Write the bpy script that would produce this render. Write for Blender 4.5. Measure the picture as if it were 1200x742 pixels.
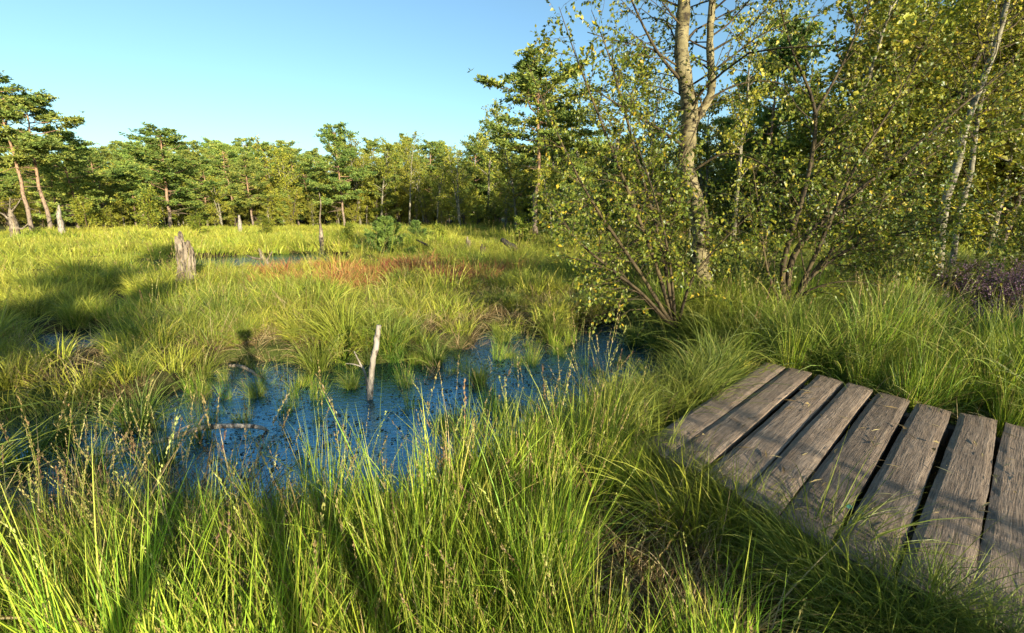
import bpy, math, random
import numpy as np
from mathutils import Vector

# ------------------------------------------------------------------ scene, camera, sky, sun, exposure
for o in list(bpy.data.objects):
    bpy.data.objects.remove(o)
sc = bpy.context.scene
col = sc.collection
R = math.radians
CZ, FPX, PITCH = 1.65, 1200 * 16 / 36, R(13.0)

cam_d = bpy.data.cameras.new('camera')
cam_d.lens = 16; cam_d.sensor_width = 36; cam_d.clip_start = 0.02; cam_d.clip_end = 9000
cam = bpy.data.objects.new('camera', cam_d); col.objects.link(cam)
cam.location = (0, 0, CZ); cam.rotation_euler = (R(90) - PITCH, 0, 0)
sc.camera = cam

SUN_EL, SHADOW_AZ = R(12.5), R(-30.7)            # shadows run forward and to the left
SUN_DIR = Vector((-math.sin(SHADOW_AZ) * math.cos(SUN_EL), -math.cos(SHADOW_AZ) * math.cos(SUN_EL), math.sin(SUN_EL)))
world = bpy.data.worlds.new('World'); sc.world = world; world.use_nodes = True
wn = world.node_tree; wn.nodes.clear()
sky = wn.nodes.new('ShaderNodeTexSky'); sky.sky_type = 'NISHITA'; sky.sun_disc = False
sky.sun_elevation = SUN_EL; sky.sun_rotation = math.atan2(SUN_DIR.x, SUN_DIR.y)
sky.air_density = 1.0; sky.dust_density = 1.1; sky.ozone_density = 1.6; sky.altitude = 0
bg = wn.nodes.new('ShaderNodeBackground'); bg.inputs['Strength'].default_value = 0.10
wo = wn.nodes.new('ShaderNodeOutputWorld')
tintn = wn.nodes.new('ShaderNodeMix'); tintn.data_type = 'RGBA'; tintn.blend_type = 'MULTIPLY'; tintn.inputs[0].default_value = 1.0
tintn.inputs[7].default_value = (0.82, 1.02, 1.06, 1)           # the photograph's cool white balance, the same over the whole sky
wn.links.new(sky.outputs[0], tintn.inputs[6]); wn.links.new(tintn.outputs[2], bg.inputs[0]); wn.links.new(bg.outputs[0], wo.inputs[0])

sun_d = bpy.data.lights.new('sun', 'SUN'); sun_d.energy = 5.0; sun_d.angle = R(0.53); sun_d.color = (1.0, 0.89, 0.68)
sun = bpy.data.objects.new('sun', sun_d); col.objects.link(sun)
sun.rotation_euler = SUN_DIR.to_track_quat('Z', 'Y').to_euler(); sun.location = (8, -14, 12)

sc.view_settings.view_transform = 'Standard'; sc.view_settings.look = 'None'
sc.view_settings.exposure = 1.28; sc.view_settings.gamma = 1.0; sc.view_settings.use_curve_mapping = False
sc.cycles.max_bounces = 5; sc.cycles.diffuse_bounces = 2; sc.cycles.glossy_bounces = 3
sc.cycles.transmission_bounces = 3; sc.cycles.transparent_max_bounces = 4
sc.cycles.use_denoising = True
sc.cycles.use_adaptive_sampling = True; sc.cycles.adaptive_threshold = 0.02
sc.cycles.sample_clamp_indirect = 4.0
sc.cycles.debug_use_spatial_splits = True

# ------------------------------------------------------------------ helpers
CP, SP = math.cos(PITCH), math.sin(PITCH)
def G(px, py, z=0.0):
    """Ground point (x, y) seen at photograph pixel px, py for height z."""
    x = (px - 600) / FPX; y = -(py - 371) / FPX
    dy = CP + y * SP; dz = -SP + y * CP; k = (z - CZ) / dz
    return x * k, dy * k
def A(px, py, Y):
    """World point at distance Y ahead."""
    x = (px - 600) / FPX; y = -(py - 371) / FPX
    dy = CP + y * SP; dz = -SP + y * CP; k = Y / dy
    return np.array((x * k, Y, CZ + dz * k))

def unit(v):
    v = np.asarray(v, float)
    return v / (np.linalg.norm(v, axis=-1, keepdims=True) + 1e-12)
def perp(d):
    d = unit(d)
    h = np.where(np.abs(d[..., 2:3]) < 0.9, np.array([0, 0, 1.0]), np.array([1.0, 0, 0]))
    a = unit(np.cross(d, h)); b = np.cross(d, a)
    return a, b

class MB:
    def __init__(s):
        s.V = []; s.F = []; s.T = []; s.L = []; s.M = []; s.n = 0
    def add(s, V, F, tint=0.5, t=0.5, mat=0):
        V = np.asarray(V, float).reshape(-1, 3); F = np.asarray(F, int)
        s.V.append(V); s.F.append(F + s.n); s.n += len(V)
        s.T.append(np.broadcast_to(np.asarray(tint, float), (len(V),))); s.L.append(np.broadcast_to(np.asarray(t, float), (len(V),)))
        s.M.append(np.full(len(F), mat, int))
    def tube(s, P, rad, sides=6, tint=0.5, mat=0, cap=True, rough=0.0, rng=None):
        P = np.asarray(P, float); rad = np.broadcast_to(np.asarray(rad, float), (len(P),)); n = len(P)
        d = np.gradient(P, axis=0); d = unit(d)
        a, b = perp(d)
        for i in range(1, n):                           # keep the frame from twisting
            a[i] = unit(a[i - 1] - d[i] * (a[i - 1] @ d[i])); b[i] = np.cross(d[i], a[i])
        th = np.arange(sides) / sides * 2 * math.pi
        rr = rad[:, None] * np.ones((1, sides))
        if rough: rr = rr * (1 + rough * rng.standard_normal((n, sides)))
        V = P[:, None] + rr[..., None] * (np.cos(th)[None, :, None] * a[:, None] + np.sin(th)[None, :, None] * b[:, None])
        i = np.arange(n - 1)[:, None] * sides; j = np.arange(sides)[None]; k = (j + 1) % sides
        F = np.stack([i + j, i + k, i + sides + k, i + sides + j], -1).reshape(-1, 4)
        tt = np.repeat(np.linspace(0, 1, n), sides)
        s.add(V.reshape(-1, 3), F, tint, tt, mat)
        if cap:
            for base, order in ((s.n - n * sides, -1), (s.n - sides, 1)):
                s.F.append((base + np.arange(sides)[::order])[None]); s.M.append(np.array([mat]))
    def cards(s, P, D, U, size, tmpl, faces, tint, mat=0, width=1.0):
        """Copies of a small template: x along D, y sideways, z along U."""
        P = np.asarray(P, float); D = unit(D); S = unit(np.cross(U, D)); U = np.cross(D, S)
        n = len(P); k = len(tmpl); size = np.broadcast_to(np.asarray(size, float), (n,))
        V = P[:, None] + size[:, None, None] * (tmpl[None, :, 0:1] * D[:, None] + width * tmpl[None, :, 1:2] * S[:, None] + tmpl[None, :, 2:3] * U[:, None])
        F = (np.arange(n) * k)[:, None, None] + np.asarray(faces)[None]
        s.add(V.reshape(-1, 3), F.reshape(-1, F.shape[-1]), np.repeat(np.broadcast_to(tint, (n,)), k), np.tile(tmpl[:, 0], n), mat)
    def mesh(s, name, mats, smooth=True):
        me = bpy.data.meshes.new(name)
        V = np.concatenate(s.V) if s.V else np.zeros((0, 3))
        cnt = np.concatenate([np.full(len(f), f.shape[1], int) for f in s.F]); lv = np.concatenate([f.ravel() for f in s.F])
        me.vertices.add(len(V)); me.vertices.foreach_set('co', V.ravel().astype(np.float32))
        me.loops.add(len(lv)); me.loops.foreach_set('vertex_index', lv.astype(np.int32))
        me.polygons.add(len(cnt)); me.polygons.foreach_set('loop_start', np.concatenate([[0], np.cumsum(cnt)[:-1]]).astype(np.int32))
        me.polygons.foreach_set('material_index', np.concatenate(s.M).astype(np.int32))
        me.update(calc_edges=True)
        me.polygons.foreach_set('use_smooth', np.full(len(cnt), smooth, bool))
        for nm, arr in (('tint', s.T), ('along', s.L)):
            at = me.attributes.new(nm, 'FLOAT', 'POINT'); at.data.foreach_set('value', np.concatenate(arr).astype(np.float32))
        for m in (mats if isinstance(mats, (list, tuple)) else [mats]): me.materials.append(m)
        return me
    def build(s, name, mats, parent=None, smooth=True):
        return link(name, s.mesh(name, mats, smooth), parent)

def link(name, me, parent=None):
    o = bpy.data.objects.new(name, me); col.objects.link(o)
    if parent: o.parent = parent
    return o
def tag(o, label=None, cat=None, group=None, kind=None):
    if label: o['label'] = label
    if cat: o['category'] = cat
    if group: o['group'] = group
    if kind: o['kind'] = kind
    return o
def empty(name, loc=(0, 0, 0), rz=0.0):
    o = bpy.data.objects.new(name, None); col.objects.link(o); o.location = loc; o.rotation_euler = (0, 0, rz)
    o.empty_display_size = 0.1
    return o

def snoise(x, y, s=1.0, seed=0.0):
    x = np.asarray(x) * s + seed * 7.13; y = np.asarray(y) * s - seed * 3.7
    return (np.sin(x * 1.3 + 1.7 * np.sin(y * 0.9 + seed)) + np.sin(y * 1.7 - 1.3 * np.sin(x * 1.1 + 2.1)) + 0.6 * np.sin(x * 2.9 + y * 2.3 + seed)
            + 0.5 * np.sin(x * 4.7 - y * 3.9 + 1.0)) / 3.1

# ------------------------------------------------------------------ materials
def new_mat(name):
    m = bpy.data.materials.new(name); m.use_nodes = True; m.node_tree.nodes.clear()
    nt = m.node_tree; out = nt.nodes.new('ShaderNodeOutputMaterial')
    return m, nt, out
def nd(nt, typ, ins=None, **props):
    n = nt.nodes.new(typ)
    for k, v in props.items(): setattr(n, k, v)
    for k, v in (ins or {}).items():
        s = n.inputs[k]
        if isinstance(v, bpy.types.NodeSocket): nt.links.new(v, s)
        else: s.default_value = v
    return n
def c4(c): return (c[0], c[1], c[2], 1.0)
def ramp(nt, fac, stops, interp='LINEAR'):
    n = nt.nodes.new('ShaderNodeValToRGB'); n.color_ramp.interpolation = interp
    e = n.color_ramp.elements
    while len(e) < len(stops): e.new(0.5)
    for el, (p, c) in zip(e, stops): el.position = p; el.color = c4(c)
    nt.links.new(fac, n.inputs[0]); return n.outputs[0]
def mix(nt, fac, a, b, blend='MIX'):
    n = nt.nodes.new('ShaderNodeMix'); n.data_type = 'RGBA'; n.blend_type = blend
    for s, v in ((n.inputs[0], fac), (n.inputs[6], a), (n.inputs[7], b)):
        if isinstance(v, bpy.types.NodeSocket): nt.links.new(v, s)
        elif isinstance(v, (int, float)): s.default_value = v
        else: s.default_value = c4(v)
    return n.outputs[2]
def mth(nt, op, a, b=0.0, clamp=False):
    n = nt.nodes.new('ShaderNodeMath'); n.operation = op; n.use_clamp = clamp
    for s, v in ((n.inputs[0], a), (n.inputs[1], b)):
        if isinstance(v, bpy.types.NodeSocket): nt.links.new(v, s)
        else: s.default_value = v
    return n.outputs[0]
def noise(nt, scale, vec=None, detail=3.0, rough=0.55, dist=0.0):
    n = nd(nt, 'ShaderNodeTexNoise', {'Scale': scale, 'Detail': detail, 'Roughness': rough, 'Distortion': dist})
    if vec is not None: nt.links.new(vec, n.inputs['Vector'])
    return n.outputs['Fac']
def mapping(nt, vec, scale=(1, 1, 1), rot=(0, 0, 0)):
    return nd(nt, 'ShaderNodeMapping', {'Vector': vec, 'Scale': scale, 'Rotation': rot}).outputs[0]
def obj_co(nt): return nt.nodes.new('ShaderNodeTexCoord').outputs['Object']
def pos_co(nt): return nt.nodes.new('ShaderNodeNewGeometry').outputs['Position']
def attr(nt, name): return nd(nt, 'ShaderNodeAttribute', attribute_name=name).outputs['Fac']
def bump(nt, h, strength=0.5, dist=0.02): return nd(nt, 'ShaderNodeBump', {'Height': h, 'Strength': strength, 'Distance': dist}).outputs[0]

def leafy(name, stops, tip=None, tip_amt=0.0, zone=None, trans=0.3, rough=0.5, spec=0.3, var=0.35):
    """Blades, needles and leaves: colour by piece, by plant and by patch of ground."""
    m, nt, out = new_mat(name)
    c = ramp(nt, attr(nt, 'tint'), stops)
    if tip:
        f = mth(nt, 'MULTIPLY', mth(nt, 'POWER', attr(nt, 'along'), 2.0), tip_amt)
        c = mix(nt, f, c, tip)
    rnd = nt.nodes.new('ShaderNodeObjectInfo').outputs['Random']
    if zone:
        z = noise(nt, zone[1], pos_co(nt), 2.0)
        zf = mth(nt, 'MULTIPLY_ADD', z, 3.2, True)
        zf = nd(nt, 'ShaderNodeMapRange', {'Value': z, 'From Min': 0.42, 'From Max': 0.62}).outputs[0]
        c = mix(nt, mth(nt, 'MULTIPLY', zf, zone[2]), c, zone[0], 'MIX')
    hs = nd(nt, 'ShaderNodeHueSaturation', {'Color': c,
            'Hue': nd(nt, 'ShaderNodeMapRange', {'Value': rnd, 'To Min': 0.485, 'To Max': 0.512}).outputs[0],
            'Value': nd(nt, 'ShaderNodeMapRange', {'Value': mth(nt, 'FRACT', mth(nt, 'MULTIPLY', rnd, 17.3)), 'To Min': 1 - var, 'To Max': 1 + var * 0.8}).outputs[0]})
    c = hs.outputs[0]
    p = nd(nt, 'ShaderNodeBsdfPrincipled', {'Base Color': c, 'Roughness': rough, 'Specular IOR Level': spec})
    tr = nd(nt, 'ShaderNodeBsdfTranslucent', {'Color': c})
    ms = nd(nt, 'ShaderNodeMixShader', {0: trans, 1: p.outputs[0], 2: tr.outputs[0]})
    nt.links.new(ms.outputs[0], out.inputs[0]); return m

GRN, YEL, STR = (0.10, 0.19, 0.018), (0.26, 0.29, 0.03), (0.42, 0.34, 0.12)
M = {}
M['grass_front'] = leafy('fresh_grass', [(0, (0.08, 0.19, 0.012)), (0.4, (0.23, 0.38, 0.022)), (0.75, (0.44, 0.51, 0.04)), (0.9, (0.52, 0.47, 0.10)), (1, (0.36, 0.24, 0.10))],
                         (0.34, 0.36, 0.06), 0.35, trans=0.3)
M['grass_deep'] = leafy('moor_grass', [(0, (0.045, 0.10, 0.012)), (0.5, (0.10, 0.19, 0.02)), (0.85, (0.20, 0.27, 0.03)), (1, (0.34, 0.30, 0.10))],
                        (0.30, 0.29, 0.09), 0.45, zone=((0.30, 0.31, 0.03), 0.45, 0.6), trans=0.3)
M['grass_meadow'] = leafy('meadow_grass', [(0, (0.05, 0.13, 0.012)), (0.45, (0.16, 0.27, 0.02)), (0.8, (0.37, 0.42, 0.035)), (1, (0.58, 0.48, 0.13))],
                          (0.48, 0.41, 0.08), 0.45, zone=((0.52, 0.46, 0.06), 0.22, 0.5), trans=0.3)
M['grass_red'] = leafy('rusty_sedge', [(0, (0.23, 0.08, 0.035)), (0.5, (0.42, 0.155, 0.06)), (0.8, (0.52, 0.27, 0.10)), (1, (0.34, 0.33, 0.06))], trans=0.25)
M['seed'] = leafy('seed_heads', [(0, (0.15, 0.08, 0.05)), (0.35, (0.28, 0.19, 0.08)), (0.75, (0.40, 0.33, 0.12)), (1, (0.34, 0.37, 0.09))], trans=0.2, var=0.3)
M['birch_leaf'] = leafy('birch_leaves', [(0, (0.045, 0.085, 0.012)), (0.45, (0.12, 0.165, 0.018)), (0.8, (0.27, 0.27, 0.025)), (1, (0.52, 0.38, 0.03))], trans=0.35, spec=0.5, rough=0.4)
M['golden_leaf'] = leafy('golden_green_leaves', [(0, (0.10, 0.13, 0.012)), (0.45, (0.26, 0.27, 0.02)), (0.8, (0.46, 0.40, 0.03)), (1, (0.62, 0.46, 0.04))], trans=0.35, spec=0.4)
M['far_leaf'] = leafy('broad_leaves', [(0, (0.12, 0.16, 0.02)), (0.5, (0.31, 0.32, 0.035)), (1, (0.52, 0.44, 0.05))], trans=0.3, var=0.3)
M['sapling_leaf'] = leafy('young_leaves', [(0, (0.10, 0.16, 0.02)), (0.5, (0.24, 0.28, 0.03)), (1, (0.42, 0.38, 0.05))], trans=0.35)
M['needle'] = leafy('pine_needles', [(0, (0.075, 0.14, 0.035)), (0.5, (0.22, 0.30, 0.06)), (1, (0.42, 0.44, 0.08))], trans=0.3, var=0.3)
M['heather'] = leafy('heather_flowers', [(0, (0.05, 0.06, 0.02)), (0.35, (0.10, 0.08, 0.05)), (0.55, (0.07, 0.09, 0.025)), (0.6, (0.13, 0.07, 0.11)), (1, (0.25, 0.14, 0.21))], trans=0.2)

def bark(name, lo, hi, dark, kind):
    m, nt, out = new_mat(name); oc = obj_co(nt)
    if kind == 'birch':
        v = mapping(nt, oc, (7, 7, 10)); n1 = noise(nt, 1.0, v, 5, 0.7, 0.5)
        n2 = noise(nt, 3.2, oc, 4, 0.6); n3 = noise(nt, 1.1, mapping(nt, oc, (10, 10, 38)), 3)
        c = mix(nt, nd(nt, 'ShaderNodeMapRange', {'Value': n2, 'From Min': 0.38, 'From Max': 0.62}).outputs[0], lo, hi)
        c = mix(nt, nd(nt, 'ShaderNodeMapRange', {'Value': n1, 'From Min': 0.53, 'From Max': 0.60}).outputs[0], c, dark)
        c = mix(nt, nd(nt, 'ShaderNodeMapRange', {'Value': n3, 'From Min': 0.58, 'From Max': 0.62}).outputs[0], c, dark)
        h = mth(nt, 'ADD', n1, n2)
    elif kind == 'pine':
        z = nd(nt, 'ShaderNodeSeparateXYZ', {0: oc}).outputs[2]
        n1 = noise(nt, 1.0, mapping(nt, oc, (14, 14, 4)), 4, 0.6); n2 = noise(nt, 1.2, oc, 3)
        f = nd(nt, 'ShaderNodeMapRange', {'Value': mth(nt, 'ADD', z, mth(nt, 'MULTIPLY', n2, 3.0)), 'From Min': 3.0, 'From Max': 7.0}).outputs[0]
        c = mix(nt, f, lo, hi); c = mix(nt, nd(nt, 'ShaderNodeMapRange', {'Value': n1, 'From Min': 0.5, 'From Max': 0.66}).outputs[0], c, dark); h = n1
    else:
        n1 = noise(nt, 1.0, mapping(nt, oc, (22, 22, 5)), 5, 0.65); n2 = noise(nt, 4.0, oc, 3)
        c = mix(nt, nd(nt, 'ShaderNodeMapRange', {'Value': n2, 'From Min': 0.35, 'From Max': 0.65}).outputs[0], lo, hi)
        c = mix(nt, nd(nt, 'ShaderNodeMapRange', {'Value': n1, 'From Min': 0.52, 'From Max': 0.62}).outputs[0], c, dark); h = n1
    p = nd(nt, 'ShaderNodeBsdfPrincipled', {'Base Color': c, 'Roughness': 0.85, 'Specular IOR Level': 0.2, 'Normal': bump(nt, h, 0.7, 0.02)})
    nt.links.new(p.outputs[0], out.inputs[0]); return m
M['bark_birch'] = bark('lichened_birch_bark', (0.085, 0.07, 0.03), (0.25, 0.21, 0.11), (0.035, 0.027, 0.018), 'birch')
M['bark_white'] = bark('pale_birch_bark', (0.13, 0.115, 0.07), (0.31, 0.28, 0.20), (0.06, 0.05, 0.04), 'birch')
M['bark_twig'] = bark('twig_bark', (0.045, 0.033, 0.02), (0.10, 0.075, 0.035), (0.02, 0.015, 0.01), 'plain')
M['bark_pine'] = bark('scaly_pine_bark', (0.22, 0.17, 0.13), (0.33, 0.20, 0.12), (0.07, 0.05, 0.035), 'pine')
M['bark_dark'] = bark('dark_bark', (0.08, 0.06, 0.045), (0.14, 0.11, 0.08), (0.03, 0.024, 0.02), 'plain')
M['dead_wood'] = bark('bleached_dead_wood', (0.12, 0.09, 0.06), (0.30, 0.245, 0.18), (0.035, 0.027, 0.02), 'plain')
M['stake_wood'] = bark('white_stake_wood', (0.20, 0.17, 0.13), (0.38, 0.335, 0.28), (0.08, 0.06, 0.045), 'plain')
M['burnt_wood'] = bark('blackened_wood', (0.03, 0.026, 0.022), (0.07, 0.06, 0.05), (0.012, 0.011, 0.01), 'plain')

def plank_mat():
    m, nt, out = new_mat('weathered_planks'); oc = obj_co(nt)
    rnd = nt.nodes.new('ShaderNodeObjectInfo').outputs['Random']
    off = nd(nt, 'ShaderNodeCombineXYZ', {0: mth(nt, 'MULTIPLY', rnd, 31.0), 1: mth(nt, 'MULTIPLY', rnd, 17.0), 2: 0.0}).outputs[0]
    v = nd(nt, 'ShaderNodeVectorMath', {0: oc, 1: off}, operation='ADD').outputs[0]
    warp = noise(nt, 3.0, v, 2)
    vw = nd(nt, 'ShaderNodeVectorMath', {0: v, 1: nd(nt, 'ShaderNodeCombineXYZ', {0: mth(nt, 'MULTIPLY', warp, 0.018)}).outputs[0]}, operation='ADD').outputs[0]
    g1 = noise(nt, 1.0, mapping(nt, vw, (150, 7, 20)), 4, 0.7)      # fine grain along the plank (y)
    g2 = noise(nt, 1.0, mapping(nt, vw, (38, 1.6, 10)), 3, 0.6)
    saw = noise(nt, 1.0, mapping(nt, v, (10, 130, 10), (0, 0, 0.5)), 2, 0.5)
    bl = noise(nt, 5.0, v, 4, 0.65); spk = noise(nt, 85.0, v, 2, 0.6)
    c = ramp(nt, g2, [(0.25, (0.08, 0.054, 0.035)), (0.5, (0.20, 0.145, 0.102)), (0.75, (0.37, 0.285, 0.21))])
    c = mix(nt, nd(nt, 'ShaderNodeMapRange', {'Value': bl, 'From Min': 0.35, 'From Max': 0.7}).outputs[0], c, (0.22, 0.163, 0.118))
    c = mix(nt, mth(nt, 'MULTIPLY', nd(nt, 'ShaderNodeMapRange', {'Value': g1, 'From Min': 0.5, 'From Max': 0.66}).outputs[0], 0.8), c, (0.05, 0.038, 0.03))
    c = mix(nt, mth(nt, 'MULTIPLY', nd(nt, 'ShaderNodeMapRange', {'Value': spk, 'From Min': 0.60, 'From Max': 0.72}).outputs[0], 0.35), c, (0.42, 0.37, 0.32))
    c = mix(nt, mth(nt, 'MULTIPLY', nd(nt, 'ShaderNodeMapRange', {'Value': saw, 'From Min': 0.52, 'From Max': 0.68}).outputs[0], 0.35), c, (0.07, 0.055, 0.045))
    crk = mth(nt, 'ABSOLUTE', mth(nt, 'SUBTRACT', noise(nt, 1.0, mapping(nt, v, (11, 0.12, 3)), 0.0, 0.5), 0.30))
    crk = nd(nt, 'ShaderNodeMapRange', {'Value': crk, 'From Min': 0.002, 'From Max': 0.008, 'To Min': 1.0, 'To Max': 0.0}).outputs[0]
    c = mix(nt, mth(nt, 'MULTIPLY', crk, 0.6), c, (0.03, 0.022, 0.016))
    c = nd(nt, 'ShaderNodeHueSaturation', {'Color': c, 'Value': nd(nt, 'ShaderNodeMapRange', {'Value': rnd, 'To Min': 0.85, 'To Max': 1.15}).outputs[0]}).outputs[0]
    h = mth(nt, 'SUBTRACT', mth(nt, 'MULTIPLY', g2, 0.6), mth(nt, 'ADD', mth(nt, 'MULTIPLY', g1, 1.0), mth(nt, 'ADD', crk, mth(nt, 'MULTIPLY', saw, 0.2))))
    p = nd(nt, 'ShaderNodeBsdfPrincipled', {'Base Color': c, 'Roughness': 0.75, 'Specular IOR Level': 0.25, 'Normal': bump(nt, h, 0.9, 0.006)})
    nt.links.new(p.outputs[0], out.inputs[0]); return m
M['plank'] = plank_mat()

def ground_mat():
    m, nt, out = new_mat('peat_and_thatch'); pc = pos_co(nt)
    n1 = noise(nt, 0.5, pc, 4); n2 = noise(nt, 9.0, pc, 5, 0.7); n3 = noise(nt, 45.0, pc, 3, 0.7)
    c = ramp(nt, n2, [(0.3, (0.022, 0.015, 0.009)), (0.55, (0.065, 0.048, 0.022)), (0.75, (0.13, 0.10, 0.04))])
    g = ramp(nt, n3, [(0.3, (0.03, 0.05, 0.01)), (0.7, (0.12, 0.14, 0.03))])
    c = mix(nt, nd(nt, 'ShaderNodeMapRange', {'Value': n1, 'From Min': 0.4, 'From Max': 0.6}).outputs[0], c, g)
    p = nd(nt, 'ShaderNodeBsdfPrincipled', {'Base Color': c, 'Roughness': 0.95, 'Specular IOR Level': 0.1,
           'Normal': bump(nt, mth(nt, 'ADD', n2, n3), 0.8, 0.03)})
    nt.links.new(p.outputs[0], out.inputs[0]); return m
M['ground'] = ground_mat()
def water_mat():
    m, nt, out = new_mat('dark_bog_water'); pc = pos_co(nt)
    w = noise(nt, 14.0, mapping(nt, pc, (1.0, 1.6, 1)), 3, 0.6, 0.6); w2 = noise(nt, 45.0, pc, 2)
    h = mth(nt, 'ADD', w, mth(nt, 'MULTIPLY', w2, 0.25))
    p = nd(nt, 'ShaderNodeBsdfPrincipled', {'Base Color': (0.004, 0.010, 0.018, 1), 'Roughness': 0.04, 'IOR': 2.6, 'Specular IOR Level': 0.8, 'Specular Tint': (0.34, 0.76, 1.0, 1),
           'Normal': bump(nt, h, 0.38, 0.022)})
    nt.links.new(p.outputs[0], out.inputs[0]); return m
M['water'] = water_mat()
def plain(name, c, rough=0.8, spec=0.3, scale=20.0, var=0.4):
    m, nt, out = new_mat(name); n1 = noise(nt, scale, obj_co(nt), 4)
    cc = mix(nt, n1, tuple(x * (1 - var) for x in c), tuple(min(1, x * (1 + var)) for x in c))
    p = nd(nt, 'ShaderNodeBsdfPrincipled', {'Base Color': cc, 'Roughness': rough, 'Specular IOR Level': spec, 'Normal': bump(nt, n1, 0.3, 0.01)})
    nt.links.new(p.outputs[0], out.inputs[0]); return m
M['float'] = leafy('floating_scraps', [(0, (0.010, 0.016, 0.010)), (0.6, (0.022, 0.032, 0.016)), (0.9, (0.05, 0.055, 0.02)), (1, (0.16, 0.12, 0.04))], trans=0.05, spec=0.3)
M['litter'] = leafy('leaf_litter', [(0, (0.06, 0.03, 0.015)), (0.5, (0.20, 0.085, 0.025)), (1, (0.45, 0.19, 0.04))], trans=0.1)
M['leaf_teal'] = plain('bluish_green_leaf', (0.05, 0.16, 0.11), 0.5)
M['black_plastic'] = plain('black_plastic', (0.02, 0.02, 0.022), 0.45, var=0.15); M['alloy'] = plain('grey_alloy', (0.20, 0.20, 0.21), 0.4, var=0.1)
M['glass'] = plain('lens_glass', (0.02, 0.02, 0.03), 0.05, 0.8, var=0.05)

# ------------------------------------------------------------------ the lie of the land
POND = np.array([(-4.9, 3.1), (-3.7, 2.35), (-2.2, 2.12), (-1.2, 2.12), (-0.35, 2.3), (0.3, 2.8), (0.65, 3.5), (1.45, 3.85), (2.05, 4.4), (2.15, 5.6),
                 (1.75, 6.7), (1.0, 6.5), (0.35, 5.9), (-0.2, 6.3), (-0.55, 5.4), (-1.25, 4.75), (-2.1, 4.75), (-3.2, 4.75), (-3.1, 4.0), (-3.9, 3.5)])
POOL = np.array([(-10.8, 14.6), (-9.0, 13.4), (-7.0, 13.3), (-5.6, 14.0), (-5.3, 15.6), (-6.0, 17.6), (-8.2, 18.6), (-10.5, 17.9), (-11.4, 16.2)])
SEEP = np.array([(-6.3, 5.3), (-5.2, 5.0), (-4.6, 5.5), (-4.9, 6.2), (-6.0, 6.4), (-6.7, 5.9)])
def sdf(poly, X, Y):
    """Positive inside."""
    X = np.asarray(X, float); Y = np.asarray(Y, float)
    d = np.full(X.shape, 1e9); ins = np.zeros(X.shape, bool)
    for (x0, y0), (x1, y1) in zip(poly, np.roll(poly, -1, 0)):
        ex, ey = x1 - x0, y1 - y0; t = np.clip(((X - x0) * ex + (Y - y0) * ey) / (ex * ex + ey * ey), 0, 1)
        d = np.minimum(d, np.hypot(X - x0 - t * ex, Y - y0 - t * ey))
        c = (y0 > Y) != (y1 > Y)
        ins ^= c & (X < (x1 - x0) * (Y - y0) / (y1 - y0 + 1e-12) + x0)
    return np.where(ins, d, -d)
def wet(X, Y):
    d = np.maximum(np.maximum(sdf(POND, X, Y), sdf(POOL, X, Y)), sdf(SEEP, X, Y))
    return d + 0.10 * snoise(X, Y, 2.6, 1.0) + 0.05 * snoise(X, Y, 7.0, 2.0)
def sstep(a, b, x):
    t = np.clip((x - a) / (b - a), 0, 1); return t * t * (3 - 2 * t)
def height(X, Y):
    X = np.asarray(X, float); Y = np.asarray(Y, float); r = np.hypot(X, Y)
    land = 0.13 + 0.05 * snoise(X, Y, 1.4, 3.0) + 0.10 * sstep(6, 40, r) * (1 + snoise(X, Y, 0.35, 5.0)) + 0.12 * sstep(2.0, 6.0, X)
    return land + (-0.30 - land) * sstep(-0.22, 0.14, wet(X, Y))

gx = np.sinh(np.linspace(-1, 1, 361) * 9.0) / np.sinh(9.0) * 3200; gy = gx
k_ = np.linspace(-1, 1, 361); gx = np.sign(k_) * (12 * np.abs(k_) + 3000 * np.abs(k_) ** 7); gy = 5 + gx
XX, YY = np.meshgrid(gx, gy); ZZ = height(XX, YY)
nn = len(gx); ii = np.arange(nn - 1)
q = (ii[:, None] * nn + ii[None]).ravel()
mb = MB(); mb.add(np.stack([XX, YY, ZZ], -1), np.stack([q, q + 1, q + nn + 1, q + nn], -1))
tag(mb.build('ground', M['ground']), kind='structure')
def sheet(name, poly, pad):
    lo = poly.min(0) - pad; hi = poly.max(0) + pad
    mb = MB(); mb.add([(lo[0], lo[1], 0), (hi[0], lo[1], 0), (hi[0], hi[1], 0), (lo[0], hi[1], 0)], [(0, 1, 2, 3)])
    return tag(mb.build(name, M['water']), kind='structure')
sheet('pond_water', POND, 0.4); sheet('pool_water', POOL, 0.5); sheet('seep_water', SEEP, 0.35)

# ------------------------------------------------------------------ boardwalk
BZ = 0.33
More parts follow.
